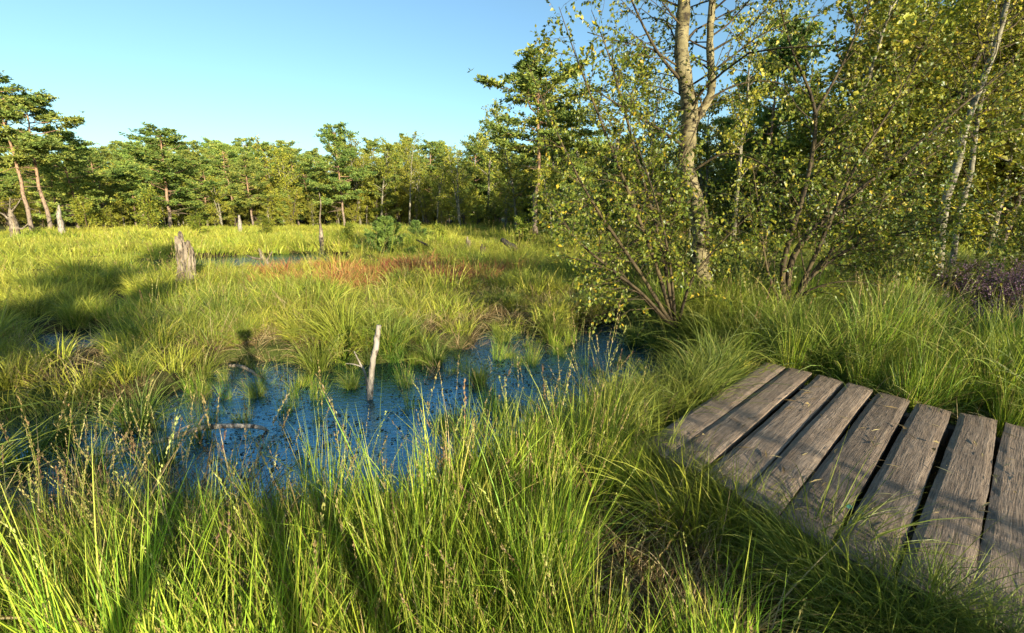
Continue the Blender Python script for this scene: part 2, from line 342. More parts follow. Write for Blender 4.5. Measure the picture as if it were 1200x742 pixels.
# far-end corners of each plank
PL = [((897.7, 423.2), (920.6, 429.2)), ((924.3, 429.6), (951.5, 436.0)), ((959.5, 437.8), (988.8, 446.5)), ((994, 448), (1023.4, 455.8)),
      ((1030, 457.5), (1066.8, 468.2)), ((1075.4, 470.5), (1115.5, 481.0)), ((1125, 482.8), (1170, 491.4)), ((1178.3, 493.6), (1229, 506))]
row_dir = unit(np.array(G(1178.3, 493, BZ)) - np.array(G(897.7, 423.2, BZ)))
board = empty('boardwalk', (2.6, 2.6, 0.0))
tag(board, 'weathered grey wooden boardwalk of wide planks at the pond edge', 'boardwalk')
LEN = 2.16
board_poly = []
def plank(a, b, da, db, seed):
    """a, b: far-end corners; da, db: directions of the two long edges."""
    rng = np.random.default_rng(seed)
    w = np.linalg.norm(b - a); e = unit(b - a); n = unit(da + db)
    nu, nv, T = 7, 34, 0.048
    jl = np.cumsum(rng.normal(0, 0.0011, nv)); jr = np.cumsum(rng.normal(0, 0.0011, nv)); skew = rng.normal(0, 0.006, 2)
    org = (a + b) / 2 + n * LEN / 2
    tilt = rng.normal(0, 0.004); cup = rng.normal(-0.003, 0.002); dz = rng.normal(0, 0.003)
    top = []; bot = []
    for j in range(nv):
        v = j / (nv - 1)
        for i in range(nu):
            u = i / (nu - 1)
            l = a + da * LEN * v + e * jl[j]; r = b + db * LEN * v + e * jr[j]
            p = l + (r - l) * u + n * (skew[0] * (u - .5) * (1 - v) + skew[1] * (u - .5) * v)
            edge = 0.006 if i in (0, nu - 1) or j in (0, nv - 1) else 0.0
            z = BZ + dz + tilt * (u - .5) + cup * (2 * u - 1) ** 2 - edge + rng.normal(0, 0.0007)
            top.append((p[0], p[1], z)); bot.append((p[0], p[1], z - T + edge))
    # turn to local coordinates: y along the plank
    yl = -n; xl = np.array((yl[1], -yl[0])); L2 = np.array([xl, yl])
    def loc(P):
        P = np.array(P); xy = (P[:, :2] - org) @ L2.T
        return np.column_stack([xy, P[:, 2] - BZ])
    V = np.concatenate([loc(top), loc(bot)]); K = nu * nv; F = []
    for j in range(nv - 1):
        for i in range(nu - 1):
            q0 = j * nu + i
            F.append((q0, q0 + nu, q0 + nu + 1, q0 + 1)); F.append((K + q0, K + q0 + 1, K + q0 + nu + 1, K + q0 + nu))
    ring = [i for i in range(nu)] + [j * nu + nu - 1 for j in range(1, nv)] + [(nv - 1) * nu + i for i in range(nu - 2, -1, -1)] + [j * nu for j in range(nv - 2, 0, -1)]
    for p0, p1 in zip(ring, ring[1:] + ring[:1]): F.append((p0, p1, K + p1, K + p0))
    mb = MB(); mb.add(V, F)
    o = mb.build('plank', M['plank'], board, smooth=False)
    o.location = (org[0] - 2.6, org[1] - 2.6, BZ); o.rotation_euler = (0, 0, math.atan2(xl[1], xl[0]))
    board_poly.append((a, b, b + db * LEN, a + da * LEN))
    return a, b, da, db
last = None
for i, (fl, fr) in enumerate(PL):
    a, b = (np.array(G(p[0], p[1], BZ)) for p in (fl, fr)); g = R(-135.7 - 0.42 * i)
    last = plank(a, b, np.array((math.cos(g - .002), math.sin(g - .002))), np.array((math.cos(g + .002), math.sin(g + .002))), 10 + i)
wid = np.linalg.norm(last[1] - last[0]); dl = unit(last[2] + last[3])
for i in range(4):
    a = last[0] + row_dir * (i + 1) * 0.226; plank(a, a + row_dir * 0.190, dl, dl, 30 + i)
e0 = np.array(G(897.7, 423.2, BZ)); n0 = unit(np.array((-0.735, -0.678)))
for off in (0.25, 1.75):
    mb = MB(); p0 = e0 + n0 * off + row_dir * 0.02; p1 = p0 + row_dir * 2.3; side = n0 * 0.04
    zs = (BZ - 0.052, BZ - 0.17)
    V = [(*(p + s * side), z) for z in zs for p in (p0, p1) for s in (-1, 1)]
    mb.add(np.array(V) - (2.6, 2.6, 0), [(0, 1, 3, 2), (4, 6, 7, 5), (0, 4, 5, 1), (2, 3, 7, 6), (0, 2, 6, 4), (1, 5, 7, 3)])
    mb.build('beam', M['bark_dark'], board, smooth=False)
    for s in (0.15, 1.2, 2.2):
        mb = MB(); c0 = p0 + row_dir * s + n0 * 0.085
        mb.tube([(c0[0] - 2.6, c0[1] - 2.6, z) for z in (-0.3, 0.0, BZ - 0.055)], 0.04, 8); mb.build('post', M['bark_dark'], board)
bcorner = [e0, e0 + row_dir * 2.45, e0 + row_dir * 2.45 + n0 * LEN, e0 + n0 * LEN]
BOARD = np.array(bcorner)

# ------------------------------------------------------------------ trees: generators
LEAF_T = np.array([(0, 0, 0), (0.35, 0.34, 0.06), (0.35, -0.34, 0.06), (1, 0, -0.06), (0.38, 0, 0)])
LEAF_F = [(0, 4, 1), (0, 2, 4), (4, 3, 1), (4, 2, 3)]
DIA_T = np.array([(0, 0, 0), (0.45, 0.5, 0.1), (1, 0, 0), (0.45, -0.5, 0.1)]); DIA_F = [(0, 3, 2, 1)]

def curve(p, d, L, n, rng, wob=0.15, up=0.0):
    P = [np.array(p, float)]; d = unit(d)
    for _ in range(n):
        d = unit(d + rng.normal(0, wob, 3) + np.array((0, 0, up)))
        P.append(P[-1] + d * L / n)
    return np.array(P)
def smoothline(P, rad, k=5):
    """Catmull-Rom through a few given points."""
    P = np.asarray(P, float); rad = np.asarray(rad, float)
    Q = np.concatenate([[2 * P[0] - P[1]], P, [2 * P[-1] - P[-2]]]); out = []; ro = []
    for i in range(len(P) - 1):
        for t in np.arange(k) / k:
            a, b, c, d = Q[i:i + 4]
            out.append(0.5 * (2 * b + (c - a) * t + (2 * a - 5 * b + 4 * c - d) * t * t + (3 * b - a - 3 * c + d) * t ** 3)); ro.append(rad[i] * (1 - t) + rad[i + 1] * t)
    out.append(P[-1]); ro.append(rad[-1])
    return np.array(out), np.array(ro)
def ramify(P, rad, rng, wood, leaves, depth, dens, lf, t0=0.25, ang=0.9, up=0.05, wob=0.16, lpt=7, bias=(0, 0, 0)):
    """Side branches off a limb, twigs off those, leaves along the twigs."""
    P = np.asarray(P); seg = np.linalg.norm(np.diff(P, axis=0), axis=1); L = seg.sum(); cum = np.concatenate([[0], np.cumsum(seg)]) / L
    n = max(1, int(round(L * (1 - t0) * dens)))
    for k in range(n):
        t = t0 + (1 - t0) * (k + rng.random()) / n
        i = min(len(P) - 2, np.searchsorted(cum, t) - 1); f = (t - cum[i]) / (cum[i + 1] - cum[i] + 1e-9)
        p = P[i] * (1 - f) + P[i + 1] * f; r = rad[i] * (1 - f) + rad[i + 1] * f
        d = unit(P[i + 1] - P[i]); a, b = perp(d); az = rng.random() * 6.283
        cd = unit(d * math.cos(ang) + (a * math.cos(az) + b * math.sin(az)) * math.sin(ang) + np.array(bias) + rng.normal(0, 0.15, 3))
        cl = lf * (1.15 - 0.6 * t) * (0.6 + 0.7 * rng.random())
        cr = min(r * 0.5, 0.008 * cl + 0.002)
        C = curve(p, cd, cl, 5 if depth else 3, rng, wob, up)
        wood.append((C, np.linspace(cr, max(cr * 0.35, 0.0012), len(C))))
        if depth > 0: ramify(C, np.linspace(cr, cr * 0.4, len(C)), rng, wood, leaves, depth - 1, dens * 1.7, lf * 0.45, 0.2, ang, up, wob, lpt, bias)
        else:
            for j in range(lpt):
                u = (j + rng.random()) / lpt; ii = min(len(C) - 2, int(u * (len(C) - 1))); ff = u * (len(C) - 1) - ii
                leaves.append((C[ii] * (1 - ff) + C[ii + 1] * ff, unit(unit(C[ii + 1] - C[ii]) * 0.6 + rng.normal(0, 0.6, 3) + np.array((0, 0, -0.45)))))
    return leaves
def add_leaves(mb, leaves, size, rng, tmpl=LEAF_T, faces=LEAF_F, width=1.0, clump=None):
    P = np.array([l[0] for l in leaves]); D = np.array([l[1] for l in leaves]); n = len(P)
    U = unit(rng.normal(0, 0.7, (n, 3)) + np.array((0, 0, 0.9)))
    t = np.clip(rng.beta(2, 2.6, n) + (rng.random(n) < 0.05) * 0.5, 0, 1)
    mb.cards(P, D, U, size * (0.6 + 0.7 * rng.random(n)), tmpl, faces, t, 0, width)

def tree_meshes(fn, seed, *a):
    rng = np.random.default_rng(seed); return fn(rng, *a)

def pine(rng, H, crown_lo, spread, lean=0.0, dens=1.0, flat=1.0):
    tr = MB(); cr = MB()
    n = 12; z = np.linspace(0, H, n); off = np.cumsum(rng.normal(0, 0.06, (n, 2)), 0); off[:, 0] += lean * z; off -= off[0]
    TP = np.column_stack([off, z]); r0 = 0.0105 * H
    tr.tube(TP, r0 * (1 - z / H * 0.85) * np.where(z < 0.01 * H, 1.3, 1), 9)
    P_ = []; D_ = []; T_ = []
    zz = crown_lo * H
    for _ in range(6):                                   # dead stubs below the crown
        zb = rng.uniform(0.15, max(0.2, crown_lo)) * H; p = np.array([np.interp(zb, z, TP[:, k]) for k in range(3)]); az = rng.random() * 6.283
        C = curve(p, (math.cos(az), math.sin(az), 0.1), rng.uniform(0.5, 2.0), 4, rng, 0.2, -0.03); tr.tube(C, np.linspace(0.03, 0.008, 5), 4)
    while zz < H * 0.985:
        f = (zz / H - crown_lo) / (1 - crown_lo)
        rad = spread * H * (0.75 + 0.6 * f) * (1 - f ** 2.6) + 0.3
        p = np.array([np.interp(zz, z, TP[:, k]) for k in range(3)])
        for b in range(rng.integers(3, 5)):
            az = rng.random() * 6.283; L = rad * rng.uniform(0.45, 1.25)
            C = curve(p + rng.normal(0, 0.05, 3), (math.cos(az), math.sin(az), 0.0 + 0.5 * f), L, 6, rng, 0.17, 0.05)
            tr.tube(C, np.linspace(0.011 * L + 0.012, 0.008, 7), 4, cap=False)
            for s in range(int(4 + L * 4.5 * dens)):
                u = rng.uniform(0.25, 1.0) ** 0.7; i = min(5, int(u * 6)); q = C[i] + (C[i + 1] - C[i]) * (u * 6 - i)
                az2 = az + rng.normal(0, 0.9); sl = rng.uniform(0.25, 0.8) * (0.45 + 0.16 * L)
                S = curve(q, (math.cos(az2), math.sin(az2), 0.12), sl, 3, rng, 0.2, 0.1)
                if rng.random() < 0.4: tr.tube(S, np.linspace(0.01, 0.004, 4), 3, cap=False)
                tint = rng.beta(2, 2)
                m = int(4 + 3 * rng.random())
                for c in range(m):
                    w = rng.random(); pt = S[min(2, int(w * 3))] * (1 - w) + S[-1] * w + rng.normal(0, 1, 3) * (0.15, 0.15, 0.05 * flat)
                    k = 5
                    P_.append(np.repeat(pt[None], k, 0)); dd = rng.normal(0, 1, (k, 3)) + np.array((0, 0, 0.4)) + 0.5 * unit(S[-1] - S[0]); D_.append(dd)
                    T_.append(np.full(k, np.clip(tint + rng.normal(0, 0.12), 0, 1)))
        zz += H * rng.uniform(0.032, 0.055)
    P = np.concatenate(P_); D = np.concatenate(D_); T = np.concatenate(T_); n = len(P)
    cr.cards(P, D, rng.normal(0, 1, (n, 3)) + np.array((0, -0.3, 0.6)), rng.uniform(0.16, 0.30, n), DIA_T, DIA_F, T, 0, 0.40)
    return tr.mesh('trunk', M['bark_pine']), cr.mesh('crown', M['needle'], False)

def broadleaf(rng, H, crown_lo, spread, bark_m, leaf_m, lsize=0.15, stems=1, dens=1.0, droop=0.0, lean=0.0):
    tr = MB(); cr = MB(); wood = []; leaves = []
    for s in range(stems):
        az0 = rng.random() * 6.283; k = 0.10 if stems > 1 else 0.03
        h = H * rng.uniform(0.82, 1.0) if s else H
        P = curve((rng.normal(0, 0.12) * (stems > 1), rng.normal(0, 0.12) * (stems > 1), 0), (math.cos(az0) * k + lean, math.sin(az0) * k, 1), h, 12, rng, 0.05, 0.03)
        rad = np.linspace(0.0115 * h + 0.02, 0.012, 13); tr.tube(P, rad, 8)
        nl = int(h * 2.0 * dens)
        for b in range(nl):
            f = crown_lo + (0.99 - crown_lo) * (b + rng.random()) / nl; i = min(11, int(f * 12)); p = P[i] + (P[i + 1] - P[i]) * (f * 12 - i)
            g = (f - crown_lo) / (1 - crown_lo); L = spread * h * (0.45 + 0.9 * math.sin(math.pi * min(1, 0.12 + 0.88 * g) ** 0.8)) * rng.uniform(0.6, 1.15)
            az = rng.random() * 6.283
            C = curve(p, (math.cos(az), math.sin(az), 0.7 + 0.3 * g), L, 5, rng, 0.15, 0.02 - droop)
            rr = np.linspace(0.014 * L + 0.008, 0.005, 6); tr.tube(C, rr, 4, cap=False)
            for s2 in range(int(3 + L * 4)):
                u = rng.uniform(0.25, 1); i2 = min(4, int(u * 5)); q = C[i2] + (C[i2 + 1] - C[i2]) * (u * 5 - i2)
                S = curve(q, rng.normal(0, 1, 3) + np.array((0, 0, 0.3)) + unit(C[-1] - C[0]), rng.uniform(0.3, 0.9) * (0.4 + 0.25 * L), 3, rng, 0.25, -droop)
                if rng.random() < 0.6: tr.tube(S, np.linspace(0.008, 0.003, 4), 3, cap=False)
                for l in range(int(9 * dens) + 2):
                    w = rng.random(); leaves.append((S[0] * (1 - w) + S[-1] * w + rng.normal(0, 0.09, 3), rng.normal(0, 1, 3) + np.array((0, 0, -0.3))))
    add_leaves(cr, leaves, lsize, rng, DIA_T, DIA_F, 0.8)
    return tr.mesh('trunk', bark_m), cr.mesh('crown', leaf_m, False)

def conifer_bush(rng, H, spread):
    """Young bushy pine, green to the ground."""
    tr = MB(); cr = MB(); P = curve((0, 0, 0), (0, 0, 1), H, 6, rng, 0.04, 0.05); tr.tube(P, np.linspace(0.05, 0.012, 7), 6)
    P_ = []; D_ = []; T_ = []
    for w in range(int(9 + H * 4)):
        f = (w + 0.3) / (9 + H * 4); p = P[min(5, int(f * 6))] * 1.0; p[2] = f * H
        for b in range(5):
            az = rng.random() * 6.283; L = spread * (1 - f) ** 0.8 * rng.uniform(0.6, 1.1) + 0.12
            C = curve(p, (math.cos(az), math.sin(az), 0.35), L, 4, rng, 0.12, 0.08); tr.tube(C, np.linspace(0.012, 0.004, 5), 3, cap=False)
            tint = rng.beta(2, 2)
            for c in range(int(8 + L * 22)):
                u = rng.uniform(0.15, 1); i = min(3, int(u * 4)); q = C[i] + (C[i + 1] - C[i]) * (u * 4 - i)
                k = 7; P_.append(np.repeat(q[None], k, 0)); D_.append(rng.normal(0, 1, (k, 3)) + unit(C[-1] - C[0]) * 0.8 + np.array((0, 0, 0.4))); T_.append(np.full(k, tint))
    P = np.concatenate(P_); n = len(P)
    cr.cards(P, np.concatenate(D_), rng.normal(0, 1, (n, 3)), rng.uniform(0.09, 0.19, n), DIA_T, DIA_F, np.concatenate(T_) * 0.7, 0, 0.3)
    return tr.mesh('trunk', M['bark_dark']), cr.mesh('crown', M['needle'], False)

PROTO = {
    'pine_a': tree_meshes(pine, 1, 12.0, 0.36, 0.20), 'pine_b': tree_meshes(pine, 2, 12.0, 0.26, 0.26), 'pine_c': tree_meshes(pine, 3, 12.0, 0.50, 0.22, 0.03),
    'pine_d': tree_meshes(pine, 4, 12.0, 0.12, 0.22), 'pine_tall': tree_meshes(pine, 5, 13.0, 0.58, 0.19, -0.02),
    'birch_a': tree_meshes(broadleaf, 11, 10.0, 0.2, 0.21, M['bark_white'], M['far_leaf'], 0.16, 1, 1.3, 0.03),
    'birch_b': tree_meshes(broadleaf, 12, 10.0, 0.10, 0.22, M['bark_white'], M['far_leaf'], 0.16, 2, 1.0, 0.03),
    'birch_c': tree_meshes(broadleaf, 13, 10.0, 0.3, 0.17, M['bark_white'], M['far_leaf'], 0.14, 1, 1.0, 0.04),
    'leafy_a': tree_meshes(broadleaf, 14, 9.0, 0.05, 0.27, M['bark_dark'], M['far_leaf'], 0.17, 2, 1.1, 0.0),
    'sapling': tree_meshes(broadleaf, 15, 2.6, 0.1, 0.26, M['bark_twig'], M['sapling_leaf'], 0.12, 3, 1.7, 0.0),
    'young_pine': tree_meshes(conifer_bush, 16, 2.4, 1.5),
}
def put_tree(name, proto, x, y, s, rz, label, cat, group=None, sx=1.0):
    o = empty(name, (x, y, float(height(x, y)) - 0.06), rz); o.scale = (s * sx, s * sx, s)
    t, c = PROTO[proto]
    link('trunk', t, o); link('crown', c, o)
    tag(o, label, cat, group); return o

# front rows of the wood across the bog: (name, proto, photo x of the foot, distance ahead, photo y of the top, sideways stretch, turn, label)
H0 = {'pine_a': 12, 'pine_b': 12, 'pine_c': 12, 'pine_d': 12, 'pine_tall': 13, 'birch_a': 10, 'birch_b': 10, 'birch_c': 10, 'leafy_a': 9, 'sapling': 2.6, 'young_pine': 2.4}
ROW = [
 ('pine_tree', 'pine_tall', 36, 29, 92, 1.0, 0.2, 'tall slim pine with bare leaning trunk, leftmost in the picture'),
 ('pine_tree', 'pine_c', 57, 30, 112, 1.15, 1.0, 'tall pine with orange upper trunk, second from the left edge'),
 ('pine_tree', 'pine_b', -8, 34, 105, 1.1, 2.0, 'dense pine cut by the left edge of the picture'),
 ('pine_tree', 'pine_d', 92, 36, 150, 1.1, 3.1, 'dark bushy pine directly right of the two tall left pines'),
 ('broadleaf_tree', 'leafy_a', 128, 41, 190, 1.0, 0.4, 'dark rounded tree in the gap left of the broad layered pine'),
 ('pine_tree', 'pine_d', 160, 45, 188, 1.1, 4.0, 'bushy pine behind and left of the broad layered pine'),
 ('pine_tree', 'pine_b', 199, 37, 150, 1.35, 0.9, 'broad layered pine with orange trunk behind the pale stump'),
 ('pine_tree', 'pine_d', 243, 44, 190, 1.1, 5.0, 'low pine just right of the broad layered pine'),
 ('birch_tree', 'birch_b', 262, 41, 205, 1.0, 2.2, 'small two-stemmed birch between the layered pine and the next pine'),
 ('pine_tree', 'pine_a', 296, 40, 183, 1.15, 2.7, 'medium pine with thin trunk midway between stump and thin dead snag'),
 ('birch_tree', 'birch_a', 322, 46, 165, 1.0, 0.1, 'thin-topped birch rising above its neighbours left of centre'),
 ('birch_tree', 'birch_b', 345, 43, 175, 1.0, 1.9, 'bushy birch just left of the thin dead snag'),
 ('pine_tree', 'pine_d', 365, 47, 190, 1.0, 1.3, 'pine half hidden behind the thin dead snag'),
 ('pine_tree', 'pine_b', 404, 41, 148, 0.95, 3.9, 'tall layered pine left of the dark young pine bush'),
 ('birch_tree', 'birch_b', 425, 45, 165, 1.0, 3.0, 'yellowish birch close beside the tall layered pine'),
 ('birch_tree', 'birch_a', 448, 43, 165, 1.0, 4.4, 'full yellow-green birch behind the dark young pine bush'),
 ('birch_tree', 'birch_c', 480, 42, 152, 0.8, 0.6, 'slender white-trunked birch with feathery top near the centre'),
 ('birch_tree', 'birch_c', 497, 44, 168, 0.9, 2.6, 'second slender white birch, just right of the feathery one'),
 ('broadleaf_tree', 'leafy_a', 468, 48, 200, 1.1, 2.0, 'dark low tree in shade behind the slender white birches'),
 ('birch_tree', 'birch_c', 512, 40, 185, 0.9, 5.2, 'straight dark-stemmed birch at the middle of the wood edge'),
 ('birch_tree', 'birch_b', 540, 37, 172, 1.1, 1.1, 'rounded brownish birch in front of the tallest central birch'),
 ('birch_tree', 'birch_a', 572, 41, 125, 0.8, 3.4, 'tallest sparse-topped birch right of centre against the sky'),
 ('birch_tree', 'birch_b', 590, 36, 190, 1.0, 5.5, 'low leafy birch left of the large dark pine right of centre'),
 ('pine_tree', 'pine_c', 628, 24, 72, 1.25, 4.6, 'large dark-limbed pine with reddish trunk right of centre'),
 ('birch_tree', 'birch_a', 605, 31, 150, 1.1, 0.9, 'small olive birch tucked against the large dark-limbed pine'),
 ('birch_tree', 'birch_b', 655, 29, 100, 1.25, 2.2, 'leafy birch just right of the large dark-limbed pine'),
 ('birch_tree', 'birch_c', 684, 26, 85, 1.3, 1.5, 'thin birch seen through the leaves of the leaning near shrub'),
 ('birch_tree', 'birch_a', 716, 22, 70, 1.25, 2.9, 'birch behind the near shrub, left of the thick birch trunk'),
 ('birch_tree', 'birch_c', 752, 20, 75, 1.0, 0.4, 'thin white birch close left of the thick birch trunk'),
 ('birch_tree', 'birch_c', 861, 15, 30, 0.9, 3.6, 'slim white birch close right of the thick birch trunk'),
 ('pine_tree', 'pine_a', 892, 19, 30, 1.1, 1.2, 'dark-crowned pine right of the thick birch trunk'),
 ('birch_tree', 'birch_a', 915, 25, 20, 1.0, 5.9, 'birch farther back to the right of the dark-crowned pine'),
 ('birch_tree', 'birch_c', 968, 14, -20, 1.0, 4.1, 'pale-stemmed birch behind the many-stemmed shrub'),
 ('birch_tree', 'birch_a', 1012, 21, -40, 1.1, 2.8, 'tall birch behind the many-stemmed shrub on the right'),
 ('birch_tree', 'birch_a', 1050, 15, -30, 1.1, 0.5, 'leafy birch left of the two leaning white birch stems'),
 ('birch_tree', 'birch_b', 1090, 19, -30, 1.1, 3.3, 'birch filling the space behind the leaning white stems'),
 ('broadleaf_tree', 'leafy_a', 1165, 14, 0, 1.1, 1.7, 'dark leafy tree behind the heather on the right'),
 ('birch_tree', 'birch_a', 1210, 11, -60, 1.1, 4.8, 'yellow-green birch over the right edge of the picture'),
 ('broadleaf_tree', 'leafy_a', 1290, 13, -60, 1.1, 2.4, 'dark tree at the extreme right edge behind the heather'),
]
for nm, pr, px, Y, H, sx, rz, lab in ROW:
    p = A(px, 262, Y); s = (A(px, H, Y)[2] - 0.2) / H0[pr]; sx = sx * (1.25 if 'pine' in pr else 1.1) if px < 640 else sx
    put_tree(nm, pr, p[0], Y, s, rz, lab, 'tree', 'trees at the edge of the wood', sx)
# saplings and young pines on the bog
for nm, pr, px, py, H, sx, rz, lab in [
 ('sapling', 'sapling', 104, 272, 2.4, 1.1, 0.3, 'yellow-green leafy sapling right of the two tall left pines'),
 ('sapling', 'sapling', 130, 270, 1.7, 1.1, 1.3, 'low yellow-green sapling in front of the dark rounded tree'),
 ('sapling', 'sapling', 178, 274, 2.7, 0.9, 2.3, 'thin two-stemmed sapling left of the broad layered pine trunk'),
 ('sapling', 'sapling', 234, 278, 1.2, 1.4, 0.8, 'small bright bush just right of the pale stump'),
 ('sapling', 'sapling', 312, 278, 1.2, 1.2, 4.2, 'small bright sapling above the far pool'),
 ('sapling', 'sapling', 408, 290, 1.0, 1.2, 2.9, 'small bright sapling between thin dead snag and dark young pine'),
 ('sapling', 'sapling', 516, 285, 0.9, 1.2, 3.9, 'tiny pale sapling right of the dark young pine bush'),
 ('sapling', 'sapling', 612, 290, 1.2, 1.2, 5.0, 'small bright sapling beside the slanting black log'),
 ('sapling', 'sapling', 672, 300, 1.0, 1.3, 0.0, 'small dark green sapling under the near shrub branches'),
 ('sapling', 'sapling', 576, 272, 2.0, 1.1, 0.6, 'pale sapling at the wood edge right of centre'),
 ('young_pine', 'young_pine', 452, 296, 1.35, 1.25, 0.0, 'dark green young pine bush standing on the open bog'),
 ('young_pine', 'young_pine', 490, 284, 1.1, 1.2, 1.4, 'smaller young pine right behind the dark pine bush')]:
    x, y = G(px, py, 0.2); put_tree(nm, pr, x, y, H / H0[pr], rz, lab, 'sapling' if nm == 'sapling' else 'young pine', None, sx)

# ------------------------------------------------------------------ near birches and shrubs
def near_tree(name, loc, trunk, limbs, params, bark_m, leaf_m, lsize, label, cat, seed, twig=True):
    """trunk: list of (points, radii) with thick bark; limbs: branches that carry twigs and leaves."""
    rng = np.random.default_rng(seed); o = empty(name, loc); L0 = np.array(loc)
    tr = MB(); br = MB(); cr = MB(); wood = []; leaves = []
    for P, rad in trunk:
        Q, rr = smoothline(P, rad, 12); kk = np.arange(len(rr))[:, None]; Q = Q + rng.normal(0, 0.06, Q.shape) * rr[:, None] + np.sin(kk * np.array((0.31, 0.23, 0)) + 1.0) * rr[:, None] * 0.35 * np.minimum(1, kk / 8); rr = rr * (1 + 0.05 * np.sin(np.arange(len(rr)) * 0.9) + 0.04 * np.sin(np.arange(len(rr)) * 2.3)); tr.tube(Q - L0, rr, 16, rough=0.03, rng=rng)
    for P, rad, pr in limbs:
        Q, rr = smoothline(P, rad, 4)
        if pr.pop('wood', True): wood.append((Q, rr))
        kw = dict(params); kw.update(pr); ramify(Q, rr, rng, wood, leaves, **kw)
    for Q, rr in wood: br.tube(Q - L0, rr, 6 if rr[0] > 0.008 else 3, cap=False)
    leaves = [(p - L0, d) for p, d in leaves]
    add_leaves(cr, leaves, lsize, rng)
    if trunk: tr.build('trunk', bark_m, o)
    br.build('branches', M['bark_twig'], o); cr.build('crown', leaf_m, o, False)
    print(name, 'leaves', len(leaves), 'twigs', len(wood))
    return tag(o, label, cat)

Yb = 6.2
T1 = [A(832, 386, Yb), A(824, 312, Yb), A(814, 245, Yb), A(806, 175, Yb), A(803, 100, Yb), A(801, 0, Yb), A(797, -150, Yb), A(796, -420, Yb)]
T2 = [A(807, 150, Yb), A(826, 128, Yb), A(833, 95, Yb), A(834, 20, Yb + .05), A(838, -120, Yb + .1), A(850, -300, Yb + .2)]
near_tree('birch_tree', tuple(T1[0]), [(T1, [.15, .118, .108, .10, .092, .074, .05, .015]), (T2, [.05, .052, .046, .04, .028, .01])], [
    (T1[3:], [.1, .1, .08, .05, .02], dict(wood=False, dens=7.5, lf=1.25, t0=0.0, lpt=11)), (T2[2:], [.05, .04, .03, .01], dict(wood=False, dens=8.0, lf=1.0, t0=0.0, lpt=11)),
    ([T1[3], A(770, 150, 6.0), A(720, 120, 5.8), A(690, 100, 5.7)], [.02, .016, .01, .004], {}),
    ([T1[2], A(760, 225, 5.9), A(700, 235, 5.6), A(650, 262, 5.4)], [.022, .016, .01, .004], {}),
    ([A(808, 165, Yb), A(800, 190, 5.9), A(822, 235, 5.7), A(835, 290, 5.6)], [.012, .01, .007, .003], {}),
    ([T1[4], A(822, 120, 6.0), A(812, 160, 5.8), A(790, 205, 5.7)], [.012, .01, .007, .003], {}),
    ([A(812, 232, Yb), A(780, 262, 5.8), A(735, 290, 5.4), A(700, 330, 5.2)], [.02, .015, .01, .004], {}),
    ([T1[4], A(770, 60, 6.1), A(740, 0, 6.0), A(720, -60, 5.9)], [.022, .016, .01, .004], {}),
    ([A(834, 60, 6.3), A(880, 30, 6.2), A(920, -20, 6.1)], [.016, .01, .004], {}),
    ([A(812, 200, Yb), A(850, 180, 6.0), A(890, 190, 5.8), A(920, 215, 5.6)], [.018, .013, .008, .004], {}),
    ([A(816, 262, Yb), A(850, 270, 6.0), A(885, 300, 5.8)], [.016, .01, .004], {}),
    ([A(805, 140, Yb), A(850, 105, 6.1), A(900, 95, 6.0), A(940, 110, 5.8)], [.02, .013, .008, .004], {})],
    dict(depth=1, dens=9.0, lf=0.7, up=-0.04, lpt=8), M['bark_birch'], M['birch_leaf'], 0.044,
    'thick birch with lichened forked trunk, tallest near tree right of the pond', 'tree', 101)

b0 = A(792, 388, 5.3)
near_tree('birch_shrub', tuple(b0), [], [
    ([b0, A(765, 300, 5.2), A(715, 170, 5.1), A(680, 80, 5.0), A(655, 8, 5.0)], [.028, .022, .014, .008, .003], {}),
    ([b0, A(750, 320, 5.1), A(690, 230, 4.9), A(650, 150, 4.8), A(618, 75, 4.8)], [.026, .02, .013, .008, .003], {}),
    ([b0, A(775, 290, 5.3), A(745, 180, 5.4), A(715, 70, 5.4), A(693, 12, 5.4)], [.026, .02, .013, .008, .003], {}),
    ([b0, A(740, 335, 5.0), A(680, 285, 4.8), A(635, 225, 4.7)], [.024, .018, .011, .003], {}),
    ([b0, A(748, 340, 5.0), A(700, 310, 4.9), A(655, 300, 4.8)], [.02, .015, .009, .003], {}),
    ([b0, A(785, 310, 5.1), A(770, 240, 5.0), A(740, 150, 4.9)], [.02, .015, .01, .003], {}),
    ([b0, A(810, 330, 5.1), A(840, 290, 5.0), A(880, 250, 4.9)], [.02, .014, .008, .003], {})],
    dict(depth=1, dens=9.0, lf=0.62, t0=0.24, up=-0.02, lpt=10, bias=(-0.15, -0.1, 0)), None, M['birch_leaf'], 0.042,
    'leaning birch shrub with golden leaves hanging over the pond, left of the thick birch', 'shrub', 102)

